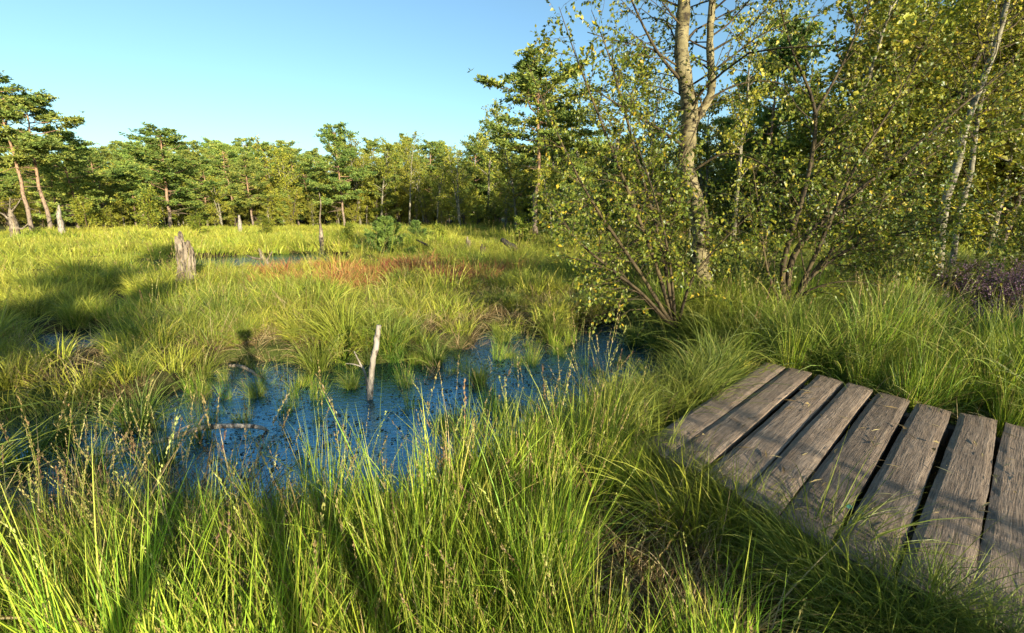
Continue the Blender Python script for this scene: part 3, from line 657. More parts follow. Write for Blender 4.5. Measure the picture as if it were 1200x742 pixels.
c0 = A(922, 372, 5.6)
near_tree('birch_shrub', tuple(c0), [], [
    ([c0, A(930, 300, 5.6), A(985, 240, 5.7), A(1050, 190, 5.8), A(1120, 130, 5.9), A(1195, 70, 6.0)], [.04, .036, .028, .02, .012, .004], {}),
    ([c0, A(918, 310, 5.6), A(945, 215, 5.7), A(955, 130, 5.8), A(925, 50, 5.9), A(905, -40, 6.0)], [.036, .03, .024, .018, .01, .004], {}),
    ([A(954, 135, 5.8), A(985, 80, 5.9), A(1015, 10, 6.0), A(1040, -60, 6.0)], [.018, .014, .009, .004], {}),
    ([c0, A(945, 330, 5.5), A(1000, 290, 5.4), A(1070, 270, 5.3), A(1130, 255, 5.2)], [.028, .022, .015, .009, .003], {}),
    ([c0, A(955, 300, 5.5), A(1000, 200, 5.6), A(1060, 100, 5.7), A(1100, 10, 5.8)], [.03, .024, .018, .01, .004], {}),
    ([c0, A(900, 320, 5.5), A(890, 250, 5.4), A(880, 180, 5.4)], [.02, .015, .009, .003], {}),
    ([c0, A(940, 345, 5.4), A(985, 330, 5.2), A(1040, 335, 5.0)], [.02, .014, .008, .003], {}),
    ([c0, A(960, 310, 5.7), A(1040, 230, 6.0), A(1110, 170, 6.3), A(1200, 150, 6.5)], [.026, .02, .014, .008, .003], {})],
    dict(depth=1, dens=9.0, lf=0.75, t0=0.2, up=0.0, lpt=9, bias=(0.1, 0, 0.05)), None, M['birch_leaf'], 0.044,
    'many-stemmed dark shrub spreading to the right behind the boardwalk', 'shrub', 103)

for k, (pts, rad, lab) in enumerate([
    ([A(1098, 330, 8.0), A(1108, 240, 8.0), A(1124, 180, 8.0), A(1146, 110, 8.0), A(1178, 10, 8.1), A(1215, -150, 8.2)], [.07, .06, .055, .045, .035, .012], 'leaning white birch stem above the heather, larger of the two'),
    ([A(1115, 320, 8.8), A(1124, 255, 8.8), A(1138, 195, 8.8), A(1150, 120, 8.8), A(1168, 0, 8.9)], [.05, .045, .04, .03, .012], 'thinner white birch stem just right of the larger leaning one')]):
    near_tree('birch_tree', tuple(pts[0]), [(pts, rad)], [(pts[2:], rad[2:], dict(wood=False, t0=0.1, dens=9, lf=1.4))],
              dict(depth=1, dens=9, lf=1.1, up=0.0, lpt=11), M['bark_white'], M['golden_leaf'], 0.052, lab, 'tree', 110 + k)
for k, (px, py, Y, hh, n, lab) in enumerate([
    (1010, 345, 7.2, 1.9, 7, 'low leafy bush right of the many-stemmed shrub'),
    (1060, 350, 6.8, 1.5, 6, 'low dark bush left of the heather'),
    (850, 345, 7.4, 1.6, 6, 'low leafy bush at the foot of the thick birch'),
    (1235, 300, 8.0, 2.6, 7, 'leafy bush at the right edge above the heather'),
    (740, 335, 8.2, 1.7, 6, 'leafy bush behind the leaning birch shrub over the pond')]):
    base = A(px, py, Y); base[2] = float(height(base[0], Y)); rng = np.random.default_rng(130 + k); L = []
    for s in range(n):
        az = s * 2.4 + rng.random(); P = curve(base, (math.cos(az) * 0.75, math.sin(az) * 0.75, 1), hh * rng.uniform(0.8, 1.2), 4, rng, 0.15, 0.02)
        L.append((P, np.linspace(.014, .003, 5), {}))
    near_tree('leafy_bush', tuple(base), [], L, dict(depth=1, dens=9, lf=0.6, t0=0.1, up=0.02, lpt=9), None, M['birch_leaf'], 0.046, lab, 'bush', 140 + k)

# ------------------------------------------------------------------ trees behind the photographer that throw the long shadows
for k, (nm, pr, x, y, s, sx, lab) in enumerate([
    ('pine_tree', 'pine_b', 4.2, -11.5, 0.62, 0.8, 'short pine behind the photographer, farthest back'),
    ('leafy_bush', 'leafy_a', 2.7, -8.6, 0.55, 0.8, 'leafy bush behind the photographer in front of the short pine'),
    ('leafy_bush', 'leafy_a', 2.2, -1.05, 0.175, 1.5, 'waist-high leafy bush behind the near end of the boardwalk'),
    ('leafy_bush', 'leafy_a', 2.9, -1.3, 0.17, 1.4, 'second leafy bush behind the near end of the boardwalk, farther right'),
    ('birch_sapling', 'birch_c', 4.6, -2.9, 0.20, 0.9, 'thin young birch behind the near end of the boardwalk'),
    ('pine_tree', 'pine_d', 11.0, -5.5, 0.36, 1.0, 'young pine behind the photographer to the right'),
    ('birch_tree', 'birch_b', 12.6, -2.0, 0.42, 1.2, 'birch behind and right of the boardwalk'),
    ('leafy_tree', 'leafy_a', 16.0, -0.5, 0.55, 1.2, 'leafy tree far right behind the boardwalk')]):
    put_tree(nm, pr, x, y, s, k * 1.7, lab, 'tree', None, sx)

# ------------------------------------------------------------------ grass kinds (templates that live outside the scene)
def blades(mb, n, rng, rad, Lr, th, curl, width, segs, mat=0, az_pref=None, az_sd=3.2, tint=(0, 1), power=1.6):
    az = rng.random(n) * 6.283 if az_pref is None else az_pref + rng.normal(0, az_sd, n)
    ra = rad * np.sqrt(rng.random(n)); a2 = az + rng.normal(0, 0.8, n)
    B = np.column_stack([ra * np.cos(a2), ra * np.sin(a2), np.full(n, -0.04)])
    L = rng.uniform(Lr[0], Lr[1], n); t0 = np.abs(rng.normal(th[0], th[1], n)); cu = np.abs(rng.normal(curl[0], curl[1], n))
    w = width * rng.uniform(0.6, 1.2, n); t = np.linspace(0, 1, segs + 1)
    ang = np.clip(t0[:, None] + cu[:, None] * t[None] ** power, 0, 2.7)
    mid = (ang[:, 1:] + ang[:, :-1]) / 2; ds = (L / segs)[:, None]
    hx = np.concatenate([np.zeros((n, 1)), np.cumsum(np.sin(mid) * ds, 1)], 1); hz = np.concatenate([np.zeros((n, 1)), np.cumsum(np.cos(mid) * ds, 1)], 1)
    sway = rng.normal(0, 0.10, n)[:, None] * (t ** 2)[None] * L[:, None]
    dx, dy = np.cos(az)[:, None], np.sin(az)[:, None]
    C = B[:, None] + np.stack([hx * dx - sway * dy, hx * dy + sway * dx, hz], -1)
    tw = rng.uniform(-1.2, 1.2, n)[:, None] + rng.normal(0, 0.5, n)[:, None] * t[None]
    S = np.stack([-dy * np.cos(tw) + dx * np.cos(ang) * np.sin(tw), dx * np.cos(tw) + dy * np.cos(ang) * np.sin(tw), -np.sin(ang) * np.sin(tw)], -1)
    prof = np.minimum(1, 0.55 + 1.2 * t) * (1 - t ** 2.5) + 0.04
    W = (w[:, None] * prof[None] * 0.5)[..., None] * S
    V = np.stack([C - W, C + W], 2).reshape(-1, 3); m = 2 * (segs + 1)
    i = np.arange(n)[:, None] * m + 2 * np.arange(segs)[None]
    F = np.stack([i, i + 1, i + 3, i + 2], -1).reshape(-1, 4)
    ti = rng.uniform(tint[0], tint[1], n)
    mb.add(V, F, np.repeat(ti, m), np.tile(np.repeat(t, 2), n), mat)
    return C, L, ang
def stems(mb, n, rng, rad, Lr, lean, width=0.0028, az_pref=None, head=0.24, bits=44, curl=(0.18, 0.15)):
    C, L, ang = blades(mb, n, rng, rad, Lr, (lean, lean * 0.6), curl, width, 6, 0, az_pref, 0.7, (0.55, 0.97), 2.0)
    P = []; D = []; T = []; S = []
    for k in range(n):
        tk = rng.random(); hd = head * rng.uniform(0.6, 1.2)
        for _ in range(bits):
            u = 1 - hd * rng.random(); i = min(5, int(u * 6)); p = C[k, i] + (C[k, i + 1] - C[k, i]) * (u * 6 - i)
            d = unit(C[k, i + 1] - C[k, i]); P.append(p + rng.normal(0, 0.0016, 3) * (width / 0.0028)); D.append(d + rng.normal(0, 0.17, 3)); T.append(np.clip(tk + rng.normal(0, 0.15), 0, 1)); S.append(rng.uniform(0.008, 0.016) * (width / 0.0028) ** 0.7)
    mb.cards(P, D, rng.normal(0, 1, (len(P), 3)), np.array(S), DIA_T, DIA_F, np.array(T), 1, 0.30)

KINDS = {}
def kind(name, mats, fn):
    rng = np.random.default_rng(abs(hash(name)) % 1000 if False else sum(ord(c) * (i + 1) for i, c in enumerate(name)))
    mb = MB(); fn(mb, rng); KINDS[name] = mb.mesh(name, mats, True)
def _front(tall, n, ns):
    def f(mb, rng):
        blades(mb, n, rng, 0.10, (0.22 * tall, 0.66 * tall), (0.09, 0.09), (0.24, 0.28), 0.0048, 5)
        blades(mb, n // 5, rng, 0.11, (0.2, 0.4), (0.5, 0.3), (0.8, 0.5), 0.005, 5, tint=(0.6, 1.0))
        if ns: stems(mb, ns, rng, 0.08, (0.45 * tall, 0.82 * tall), 0.10)
    return f
def _tussock(n, L, w, lean=None):
    def f(mb, rng):
        blades(mb, n, rng, 0.12, (0.35 * L, L), (0.35, 0.28), (1.25, 0.5), w, 8, az_pref=lean, az_sd=0.55 if lean is not None else 3.2)
        blades(mb, n // 3, rng, 0.12, (0.3 * L, 0.7 * L), (0.15, 0.15), (0.5, 0.3), w, 6)
    return f
def _meadow(n, L, w, rad=0.22):
    def f(mb, rng):
        blades(mb, n, rng, rad, (0.4 * L, L), (0.28, 0.2), (0.8, 0.45), w, 5, az_pref=0.0, az_sd=1.6)
    return f
for i in range(4): kind('front_%d' % i, [M['grass_front'], M['seed']], _front(0.9 + 0.12 * i, 105, 2))
for i in range(2): kind('low_%d' % i, [M['grass_front'], M['seed']], _front(0.6, 70, 1))
for i in range(3): kind('tussock_%d' % i, [M['grass_deep'], M['seed']], _tussock(190, 0.72 + 0.08 * i, 0.0075))
for i in range(2): kind('combed_%d' % i, [M['grass_deep'], M['seed']], _tussock(150, 0.9, 0.0062, lean=0.0))
for i in range(3): kind('meadow_%d' % i, [M['grass_meadow'], M['seed']], _meadow(80, 0.55 + 0.07 * i, 0.012))
for i in range(3): kind('far_%d' % i, [M['grass_meadow'], M['seed']], _meadow(55, 0.55, 0.034, 0.45))
for i in range(2): kind('red_%d' % i, [M['grass_red'], M['seed']], _meadow(90, 0.5, 0.011))
def _stalks(mb, rng): stems(mb, 6, rng, 0.08, (0.65, 1.15), 0.13, 0.0034, bits=40)
for i in range(3): kind('stalks_%d' % i, [M['grass_deep'], M['seed']], _stalks)
def _stalks_far(mb, rng): stems(mb, 9, rng, 0.25, (0.6, 0.95), 0.2, 0.007, bits=14)
kind('stalks_far', [M['grass_meadow'], M['seed']], _stalks_far)
def _thatch(mb, rng): blades(mb, 70, rng, 0.16, (0.15, 0.5), (0.9, 0.35), (0.6, 0.4), 0.0055, 5, 0, None, 3.2, (0, 1))
M['thatch'] = leafy('dead_straw', [(0, (0.10, 0.06, 0.025)), (0.5, (0.28, 0.19, 0.08)), (1, (0.48, 0.38, 0.19))], trans=0.2)
for i in range(2): kind('thatch_%d' % i, [M['thatch']], _thatch)
kc = bpy.data.collections.new('grass_kinds'); KID = {}
for i, nm in enumerate(sorted(KINDS)):
    kc.objects.link(bpy.data.objects.new('%02d_%s' % (i, nm), KINDS[nm])); KID[nm] = i

def scatter_tree(source):
    ng = bpy.data.node_groups.new('scatter_' + source.name, 'GeometryNodeTree')
    ng.interface.new_socket('Geometry', in_out='INPUT', socket_type='NodeSocketGeometry'); ng.interface.new_socket('Geometry', in_out='OUTPUT', socket_type='NodeSocketGeometry')
    gi = ng.nodes.new('NodeGroupInput'); go = ng.nodes.new('NodeGroupOutput')
    ci = ng.nodes.new('GeometryNodeCollectionInfo'); ci.inputs['Collection'].default_value = source; ci.inputs['Separate Children'].default_value = True; ci.inputs['Reset Children'].default_value = True
    ip = ng.nodes.new('GeometryNodeInstanceOnPoints'); ip.inputs['Pick Instance'].default_value = True
    def na(name, typ):
        n = ng.nodes.new('GeometryNodeInputNamedAttribute'); n.data_type = typ; n.inputs['Name'].default_value = name; return n.outputs['Attribute']
    er = ng.nodes.new('FunctionNodeEulerToRotation'); ng.links.new(na('rot', 'FLOAT_VECTOR'), er.inputs[0])
    ng.links.new(gi.outputs[0], ip.inputs['Points']); ng.links.new(ci.outputs[0], ip.inputs['Instance']); ng.links.new(na('kind', 'INT'), ip.inputs['Instance Index'])
    ng.links.new(er.outputs[0], ip.inputs['Rotation']); ng.links.new(na('size', 'FLOAT_VECTOR'), ip.inputs['Scale']); ng.links.new(ip.outputs[0], go.inputs[0])
    return ng
GRASS_NG = scatter_tree(kc)
def scatter(name, P, rot, size, kinds, label, cat, ng=GRASS_NG):
    me = bpy.data.meshes.new(name); n = len(P); me.vertices.add(n); me.vertices.foreach_set('co', np.asarray(P, np.float32).ravel())
    for nm, typ, key, arr in (('rot', 'FLOAT_VECTOR', 'vector', rot), ('size', 'FLOAT_VECTOR', 'vector', size), ('kind', 'INT', 'value', kinds)):
        a = me.attributes.new(nm, typ, 'POINT'); a.data.foreach_set(key, np.asarray(arr, np.int32 if typ == 'INT' else np.float32).ravel())
    o = link(name, me); md = o.modifiers.new('scatter', 'NODES'); md.node_group = ng
    print(name, n); return tag(o, label, cat, None, 'stuff')

rng = np.random.default_rng(77)
def on_board(X, Y, m=0.03): return sdf(BOARD, X, Y) > -m
PEAT = np.array([G(690, 600, .15), G(760, 612, .15), G(835, 660, .15), G(850, 742, .15), G(800, 800, .15), G(660, 800, .15), G(680, 690, .15)])
HEATH = np.array([(4.6, 4.2), (6.4, 4.0), (9.5, 5.5), (10.5, 8.5), (7.6, 8.2), (5.6, 6.4)])
def place(X, Y, names, size, tilt=0.1, lean=(0, 0), rz=None, sd=0.2, keep=None):
    ok = (wet(X, Y) < -0.03) & ~on_board(X, Y)
    ok &= sdf(HEATH, X, Y) < 0
    if keep is not None: ok &= keep(X, Y)
    X, Y = X[ok], Y[ok]; n = len(X); Z = height(X, Y)
    size = np.broadcast_to(size, ok.shape)[ok] if np.ndim(size) else np.full(n, size)
    rot = np.column_stack([rng.normal(lean[0], tilt, n), rng.normal(lean[1], tilt, n), rng.random(n) * 6.283 if rz is None else rng.normal(rz, 0.35, n)])
    s = size * np.exp(rng.normal(0, sd, n)); S = np.column_stack([s * rng.uniform(0.9, 1.15, n), s * rng.uniform(0.9, 1.15, n), s * rng.uniform(0.85, 1.15, n)])
    return np.column_stack([X, Y, Z]), rot, S, np.array([KID[k] for k in names])[rng.integers(0, len(names), n)]
def join(*parts): return [np.concatenate([p[i] for p in parts]) for i in range(4)]
def uni(n, x0, x1, y0, y1): return rng.uniform(x0, x1, n), rng.uniform(y0, y1, n)
def polar(n, a0, a1, r0, r1, p=1.0):
    a = R(1) * rng.uniform(a0, a1, n); u = rng.random(n); r = (r0 ** p + u * (r1 ** p - r0 ** p)) ** (1 / p); return r * np.sin(a), r * np.cos(a)
FR = ['front_0', 'front_1', 'front_2', 'front_3']
not_peat = lambda X, Y: sdf(PEAT, X, Y) < -0.02
# the bank at our feet
X, Y = uni(600, -3.9, 0.75, 0.95, 2.4); X2, Y2 = uni(90, -0.9, 0.62, 1.6, 2.9); X3, Y3 = uni(200, -3.6, 0.6, 1.0, 2.4)
env = lambda X, Y: np.clip(0.84 - (0.40 - 0.16 * sstep(-1.6, -0.3, X)) * (np.hypot(X * 0.6, Y) - 1.05), 0.34, 0.85)
scatter('bank_grass', *join(place(X, Y, FR, env(X, Y), 0.13, keep=not_peat), place(X2, Y2, FR, 0.80, 0.12, (0.0, -0.12), keep=not_peat), place(X3, Y3, ['low_0', 'low_1'], 0.75, 0.2, keep=not_peat)),
        'tall fresh grass with straw seed heads along the near bank', 'grass')
# beside and beyond the boardwalk
e_ = []
for s in np.arange(-0.1, 1.6, 0.10):
    for w in (2.14, 2.28, 2.42): e_.append(e0 + row_dir * (s + rng.normal(0, 0.04)) + n0 * (w + rng.normal(0, 0.04)))
e_ = np.array(e_); f_ = np.array([e0 - row_dir * rng.uniform(0.08, 0.5) + n0 * rng.uniform(0.3, 2.3) for _ in range(60)])
h_ = np.array([e0 + row_dir * rng.uniform(-0.15, 2.0) + n0 * (LEN + rng.uniform(0.04, 0.14)) for _ in range(70)])
g_ = np.array([e0 + row_dir * rng.uniform(-0.3, 2.6) - n0 * rng.uniform(0.06, 0.5) for _ in range(110)])
X2, Y2 = uni(900, 1.6, 8.0, 2.4, 6.4)
right_of = lambda X, Y: (np.column_stack([X, Y]) - e0) @ n0 < -0.25
scatter('boardwalk_grass', *join(place(e_[:, 0], e_[:, 1], ['combed_0', 'combed_1'], 0.58, 0.1, rz=math.pi * 0.98, keep=not_peat),
        place(h_[:, 0], h_[:, 1], ['low_0', 'tussock_0', 'combed_0', 'combed_1'], 0.5, 0.15), place(f_[:, 0], f_[:, 1], ['tussock_0', 'tussock_1', 'tussock_2', 'combed_0'], 0.62, 0.12),
        place(g_[:, 0], g_[:, 1], FR + ['tussock_0'], 0.62, 0.14), place(X2, Y2, FR + ['tussock_0', 'tussock_1', 'tussock_2'], 0.85, 0.14, keep=right_of)),
        'long arching moor grass round the boardwalk', 'grass')
# tall stalks with seed heads
X, Y = uni(65, -2.3, 0.5, 1.45, 2.2); X2, Y2 = uni(26, -0.3, 0.8, 2.2, 3.4); X3, Y3 = uni(40, 1.6, 6, 3.3, 6); X4, Y4 = uni(60, -5, -1, 4.2, 6.5); X5, Y5 = uni(30, -3.8, -2.0, 1.3, 2.4)
ST = ['stalks_0', 'stalks_1', 'stalks_2']
scatter('seed_stalks', *join(place(X, Y, ST, 0.60, 0.14, (0.0, -0.06), keep=not_peat), place(X2, Y2, ST, 0.72, 0.15, (0.0, -0.12)), place(X3, Y3, ST, 0.85, 0.15), place(X4, Y4, ST, 0.6, 0.15), place(X5, Y5, ST, 0.52, 0.15)),
        'thin straw-coloured grass stalks with narrow seed heads', 'grass')
# the open bog
X, Y = polar(2600, -58, 30, 4.2, 13, 1.3); X2, Y2 = polar(5200, -58, 34, 8, 26, 1.1); X3, Y3 = polar(5200, -56, 36, 18, 46, 1.2)
clump = lambda X, Y: snoise(X, Y, 2.2, 4.0) > -0.2
wild = lambda X, Y: (np.abs(X - 4.6) > 0.0)
red = lambda X, Y: (((X + 2.9) / 3.0) ** 2 + ((Y - 10.4) / 1.8) ** 2 + 0.8 * snoise(X, Y, 1.6, 8.0)) < 0.9 + 0.25 * rng.standard_normal(np.shape(X))
dpool = lambda X, Y: sdf(POOL, X, Y)
nred = lambda X, Y: ~red(X, Y) & clump(X, Y)
Xr, Yr = uni(900, -6.5, 1.2, 8.0, 13.4)
hm = lambda X, Y: (0.74 + 0.22 * snoise(X, Y, 0.8, 6.0) + 0.32 * snoise(X, Y, 2.2, 4.0)) * np.where((sdf(POOL, X, Y) > -2.6) & (Y < 16), 0.42, 1.0)
scatter('bog_grass', *join(place(X, Y, ['tussock_0', 'tussock_1', 'meadow_0', 'meadow_1', 'meadow_2'], 0.75 * hm(X, Y), 0.12, (0.0, 0.12), keep=nred),
        place(X2, Y2, ['meadow_0', 'meadow_1', 'meadow_2'], 0.95 * hm(X2, Y2), 0.1, (0, 0.1), keep=nred), place(X3, Y3, ['far_0', 'far_1', 'far_2', 'meadow_1'], 1.0 * hm(X3, Y3), 0.08, (0, 0.08))),
        'sunlit yellow-green grass covering the open bog', 'grass')
scatter('rusty_grass', *place(Xr, Yr, ['red_0', 'red_1', 'red_0', 'red_1', 'meadow_0'], 0.82, 0.15, keep=red), 'reddish-brown patch of sedge in the middle of the bog', 'grass')
X, Y = polar(300, -55, 25, 7, 25, 1.2); scatter('bog_stalks', *place(X, Y, ['stalks_far'], 0.9, 0.1), 'pale seed stalks standing over the bog grass', 'grass')
# grass under the trees on the right and on past the frame
X, Y = polar(2600, 18, 75, 6, 16, 1.2); X2, Y2 = polar(1500, 30, 75, 14, 40, 1.2); X3, Y3 = polar(900, -75, -56, 3, 20, 1.2)
scatter('wood_grass', *join(place(X, Y, ['tussock_0', 'meadow_0', 'meadow_1', 'tussock_2'], 0.75, 0.12), place(X2, Y2, ['far_0', 'far_1'], 0.9, 0.1), place(X3, Y3, ['meadow_0', 'tussock_1'], 0.9, 0.1)),
        'shaded grass under the trees on the right', 'grass')

# dead straw at the foot of the living grass, and thin sedge standing in the shallows
X, Y = uni(420, -3.8, 0.8, 0.95, 2.4); X2, Y2 = polar(700, -55, 40, 3.4, 9, 1.3); X3, Y3 = uni(160, 0.6, 4.5, 1.2, 5.0)
scatter('dead_straw', *join(place(X, Y, ['thatch_0', 'thatch_1'], 0.85, 0.2), place(X2, Y2, ['thatch_0', 'thatch_1'], 0.8, 0.2), place(X3, Y3, ['thatch_0', 'thatch_1'], 0.7, 0.2)),
        'flattened dead straw among the living grass', 'straw')
X, Y = uni(1500, -4.8, 2.0, 2.1, 6.4); k = (wet(X, Y) > 0.02) & ((snoise(X, Y, 2.4, 11.0) > 0.22) | (rng.random(1500) < 0.06) | ((X < -2.3) & (rng.random(1500) < 0.35))); X, Y = X[k][:330], Y[k][:330]; n = len(X); sz = rng.uniform(0.25, 0.72, n)
scatter('pond_sedge', np.column_stack([X, Y, np.full(n, -0.03)]), np.column_stack([rng.normal(0, .12, n), rng.normal(0, .12, n), rng.random(n) * 6.28]), np.column_stack([sz * .9, sz * .9, sz]),
        np.array([KID[q] for q in ('low_0', 'low_1', 'front_0', 'stalks_0', 'stalks_1', 'thatch_0')])[rng.integers(0, 6, n)], 'thin sedge tufts standing in the shallow pond', 'sedge')

# tussocks that stand out round the water
for k, (px, py, s, kd, lab) in enumerate([
    (510, 425, 0.62, 'tussock_1', 'bright green fountain-shaped tussock at the water just right of the leaning stake'),
    (412, 452, 0.42, 'tussock_0', 'low vivid green tussock at the foot of the leaning stake'),
    (372, 432, 0.80, 'tussock_2', 'wide arching tussock on the water edge left of the leaning stake'),
    (455, 418, 0.85, 'tussock_1', 'tall tussock directly behind the leaning stake'),
    (590, 398, 0.65, 'tussock_0', 'tussock at the back of the pond right of the fountain-shaped one'),
    (648, 395, 0.75, 'tussock_2', 'dark tussock on the pond edge below the leaning birch shrub'),
    (160, 500, 0.75, 'tussock_2', 'big spiky tussock beside the long dead branch at left'),
    (190, 545, 0.55, 'tussock_1', 'low tussock in front of the long dead branch at left'),
    (60, 520, 0.75, 'tussock_0', 'shaded tussock in the water near the left edge'),
    (235, 440, 0.7, 'tussock_1', 'yellow-green tussock behind the dark pond at left'),
    (760, 480, 0.8, 'tussock_0', 'shaded tussock in the pond arm left of the boardwalk'),
    (640, 505, 0.75, 'tussock_1', 'tall thin-bladed tussock on the point of bank left of the boardwalk'),
    (105, 560, 0.6, 'tussock_0', 'low tussock in the water below the left end of the long dead branch'),
    (22, 552, 0.65, 'tussock_1', 'tussock at the left edge of the picture in the water'),
    (300, 462, 0.45, 'tussock_0', 'small tussock standing alone in the open pond at left'),
    (560, 445, 0.45, 'tussock_2', 'small tussock standing alone in the pond right of the leaning stake'),
    (782, 412, 0.95, 'tussock_1', 'tall tussock hiding the foot of the leaning birch shrub'),
    (822, 408, 0.9, 'tussock_0', 'tussock between the leaning birch shrub and the boardwalk'),
    (745, 402, 0.7, 'tussock_2', 'low tussock at the pond edge under the leaning birch shrub'),
    (860, 400, 1.0, 'tussock_2', 'large fan-shaped tussock behind the far end of the boardwalk')]):
    x, y = G(px, py, 0.02); o = link('grass_tussock', KINDS[kd]); o.location = (x, y, max(-0.02, float(height(x, y)))); o.rotation_euler = (0, 0, k * 1.3); o.scale = (s, s, s * 1.05)
    tag(o, lab, 'tussock', 'tussocks round the pond')

# ------------------------------------------------------------------ what floats on the pond
def scraps(name, poly, n, label):
    mb = MB(); lo, hi = poly.min(0), poly.max(0); X = rng.uniform(lo[0], hi[0], n); Y = rng.uniform(lo[1], hi[1], n)
    k = (wet(X, Y) > 0.0) & (snoise(X, Y, 2.6, 9.0) + 0.9 * snoise(X, Y, 11.0, 3.0) > 0.05 + 0.3 * rng.standard_normal(n)); X, Y = X[k], Y[k]; m = len(X)
    T = np.array([(-.5, 0, 0), (-.2, .3, .05), (.25, .26, .02), (.5, 0, .06), (.15, -.3, .0), (-.25, -.25, .03)])
    az = rng.normal(0.2, 0.7, m); D = np.column_stack([np.cos(az), np.sin(az), rng.normal(0, .10, m)])
    mb.cards(np.column_stack([X, Y, np.full(m, .006)]), D, np.array((0, 0, 1.)) + rng.normal(0, .12, (m, 3)), rng.uniform(.010, .034, m), T, [(0, 5, 4, 3, 2, 1)], rng.random(m) ** 1.5, 0)
    tag(mb.build(name, M['float'], None, False), label, 'water plants', None, 'stuff')
scraps('floating_scraps', POND, 20000, 'dark leaf scraps and bog plants floating on the near pond')
scraps('pool_scraps', POOL, 1500, 'dark scraps floating on the far pool')

# ------------------------------------------------------------------ dead wood
def stump(name, px, py, h, r, seed, mat, label, lean=(0, 0), spikes=3):
    rg = np.random.default_rng(seed); x, y = G(px, py, 0.12); sd = 28; nz = 22; V = []; F = []
    th = np.arange(sd) / sd * 6.283; ridge = 0.13 * np.sin(th * 4 + rg.random() * 6) + 0.10 * np.sin(th * 9 + rg.random() * 6) + rg.normal(0, 0.03, sd)
    pk = int(sd * 0.78); dd = np.abs((np.arange(sd) - pk + sd // 2) % sd - sd // 2); topz = h * (0.70 + 0.10 * np.exp(-(dd / 5.0) ** 2) + 0.04 * np.sin(th * 3 + 2) + np.abs(rg.normal(0, 0.075, sd)))
    for j in range(nz):
        f = j / (nz - 1)
        rr = r * (1 + 0.5 * np.exp(-f * 7) + 0.10 * math.sin(f * 9) - 0.28 * f ** 1.6) * (1 + ridge * (1.2 - 0.5 * f)) * (1 + rg.normal(0, 0.025, sd))
        z = f * topz - 0.1 * (1 - f); V.append(np.column_stack([rr * np.cos(th) + lean[0] * z, rr * np.sin(th) + lean[1] * z, z]))
    inn = V[-1].copy(); c = inn.mean(0); inn[:, :2] = c[:2] + (inn[:, :2] - c[:2]) * 0.62; inn[:, 2] -= 0.03; V.append(inn)
    low = inn.copy(); low[:, :2] = c[:2] + (low[:, :2] - c[:2]) * 0.5; low[:, 2] = h * 0.5; V.append(low)
    for j in range(nz + 1):
        for i in range(sd): k = (i + 1) % sd; F.append((j * sd + i, j * sd + k, (j + 1) * sd + k, (j + 1) * sd + i))
    mb = MB(); mb.add(np.concatenate(V), F); mb.F.append((np.arange(sd) + (nz + 1) * sd)[None]); mb.M.append(np.array([0]))
    kz = np.array((0.62, 0.80, 0.88, 0.94, 1.0)) * h; mb.tube([(-0.25 * r + lean[0] * z, -0.2 * r, z) for z in kz], np.array((0.42, 0.34, 0.26, 0.30, 0.12)) * r, 9, rough=0.12, rng=rg)
    o = mb.build(name, mat, None, False); o.location = (x, y, float(height(x, y))); return tag(o, label, 'stump')
stump('tree_stump', 222, 342, 1.15, 0.155, 5, M['dead_wood'], 'pale jagged weathered stump standing in the grass at left', (0.06, 0))
stump('tree_stump', 641 - 75, 304, 0.48, 0.11, 6, M['bark_dark'], 'short brown stump on the bog right of centre')
stump('tree_stump', 549, 298, 0.60, 0.10, 7, M['dead_wood'], 'grey stump just left of the short brown stump')

def stick(name, pts, rad, mat, label, cat, twigs=(), seed=0, sides=9):
    rg = np.random.default_rng(seed); o0 = np.array(pts[0]); mb = MB(); Q, rr = smoothline(pts, rad, 5)
    Q = Q + rg.normal(0, 0.09, Q.shape) * rr[:, None]; mb.tube(Q - o0, rr, sides, rough=0.08, rng=rg)
    for P, r in twigs: Q, rr = smoothline(P, r, 4); mb.tube(Q - o0, rr, 6, rough=0.05, rng=rg)
    o = mb.build(name, mat); o.location = tuple(o0); return tag(o, label, cat)
s0 = np.array((*G(432, 468, 0.0), -0.12)); ys = s0[1]
stick('dead_stake', [s0, A(435, 440, ys), A(440, 408, ys), A(444, 381, ys)], [.027, .026, .024, .020], M['stake_wood'], 'white leaning dead stake standing in the pond', 'stake', seed=1, sides=11)
t0_ = np.array((*G(431, 455, 0.0), -0.03)); yt = t0_[1] - 0.03
stick('dead_twig', [t0_, A(428, 438, yt), A(421, 424, yt), A(415, 412, yt)], [.013, .011, .008, .004], M['stake_wood'], 'short forked pale twig left of the leaning stake', 'twig',
      [([A(424, 430, yt), A(415, 427, yt), A(405, 426, yt)], [.006, .006, .003])], seed=2)
def gp(px, py, z): return np.array((*G(px, py, z), z))
stick('dead_branch', [gp(48, 546, .13), gp(120, 532, .12), gp(200, 514, .10), gp(240, 501, .09), gp(300, 500, .05), gp(318, 508, -.03)], [.010, .015, .018, .020, .016, .008], M['stake_wood'],
      'long thin dead branch lying on the pond at left', 'branch', [([gp(200, 514, .10), gp(212, 503, .16), gp(226, 497, .19)], [.007, .006, .003])], seed=3)
stick('dead_branch', [gp(268, 428, .10), gp(285, 430, .12), gp(302, 440, .06), gp(312, 446, -.02)], [.016, .017, .013, .006], M['dead_wood'], 'curved dead branch at the back of the pond left of the stake', 'branch', seed=4)
stick('dead_snag', [gp(377, 300, .1), A(377, 280, 14.5), A(375, 258, 14.6), A(376, 240, 14.6), A(374, 226, 14.7)], [.085, .07, .022, .016, .009], M['dead_wood'], 'thin dead snag with thick foot left of centre', 'snag', seed=5)
q0 = gp(318, 316, .1)
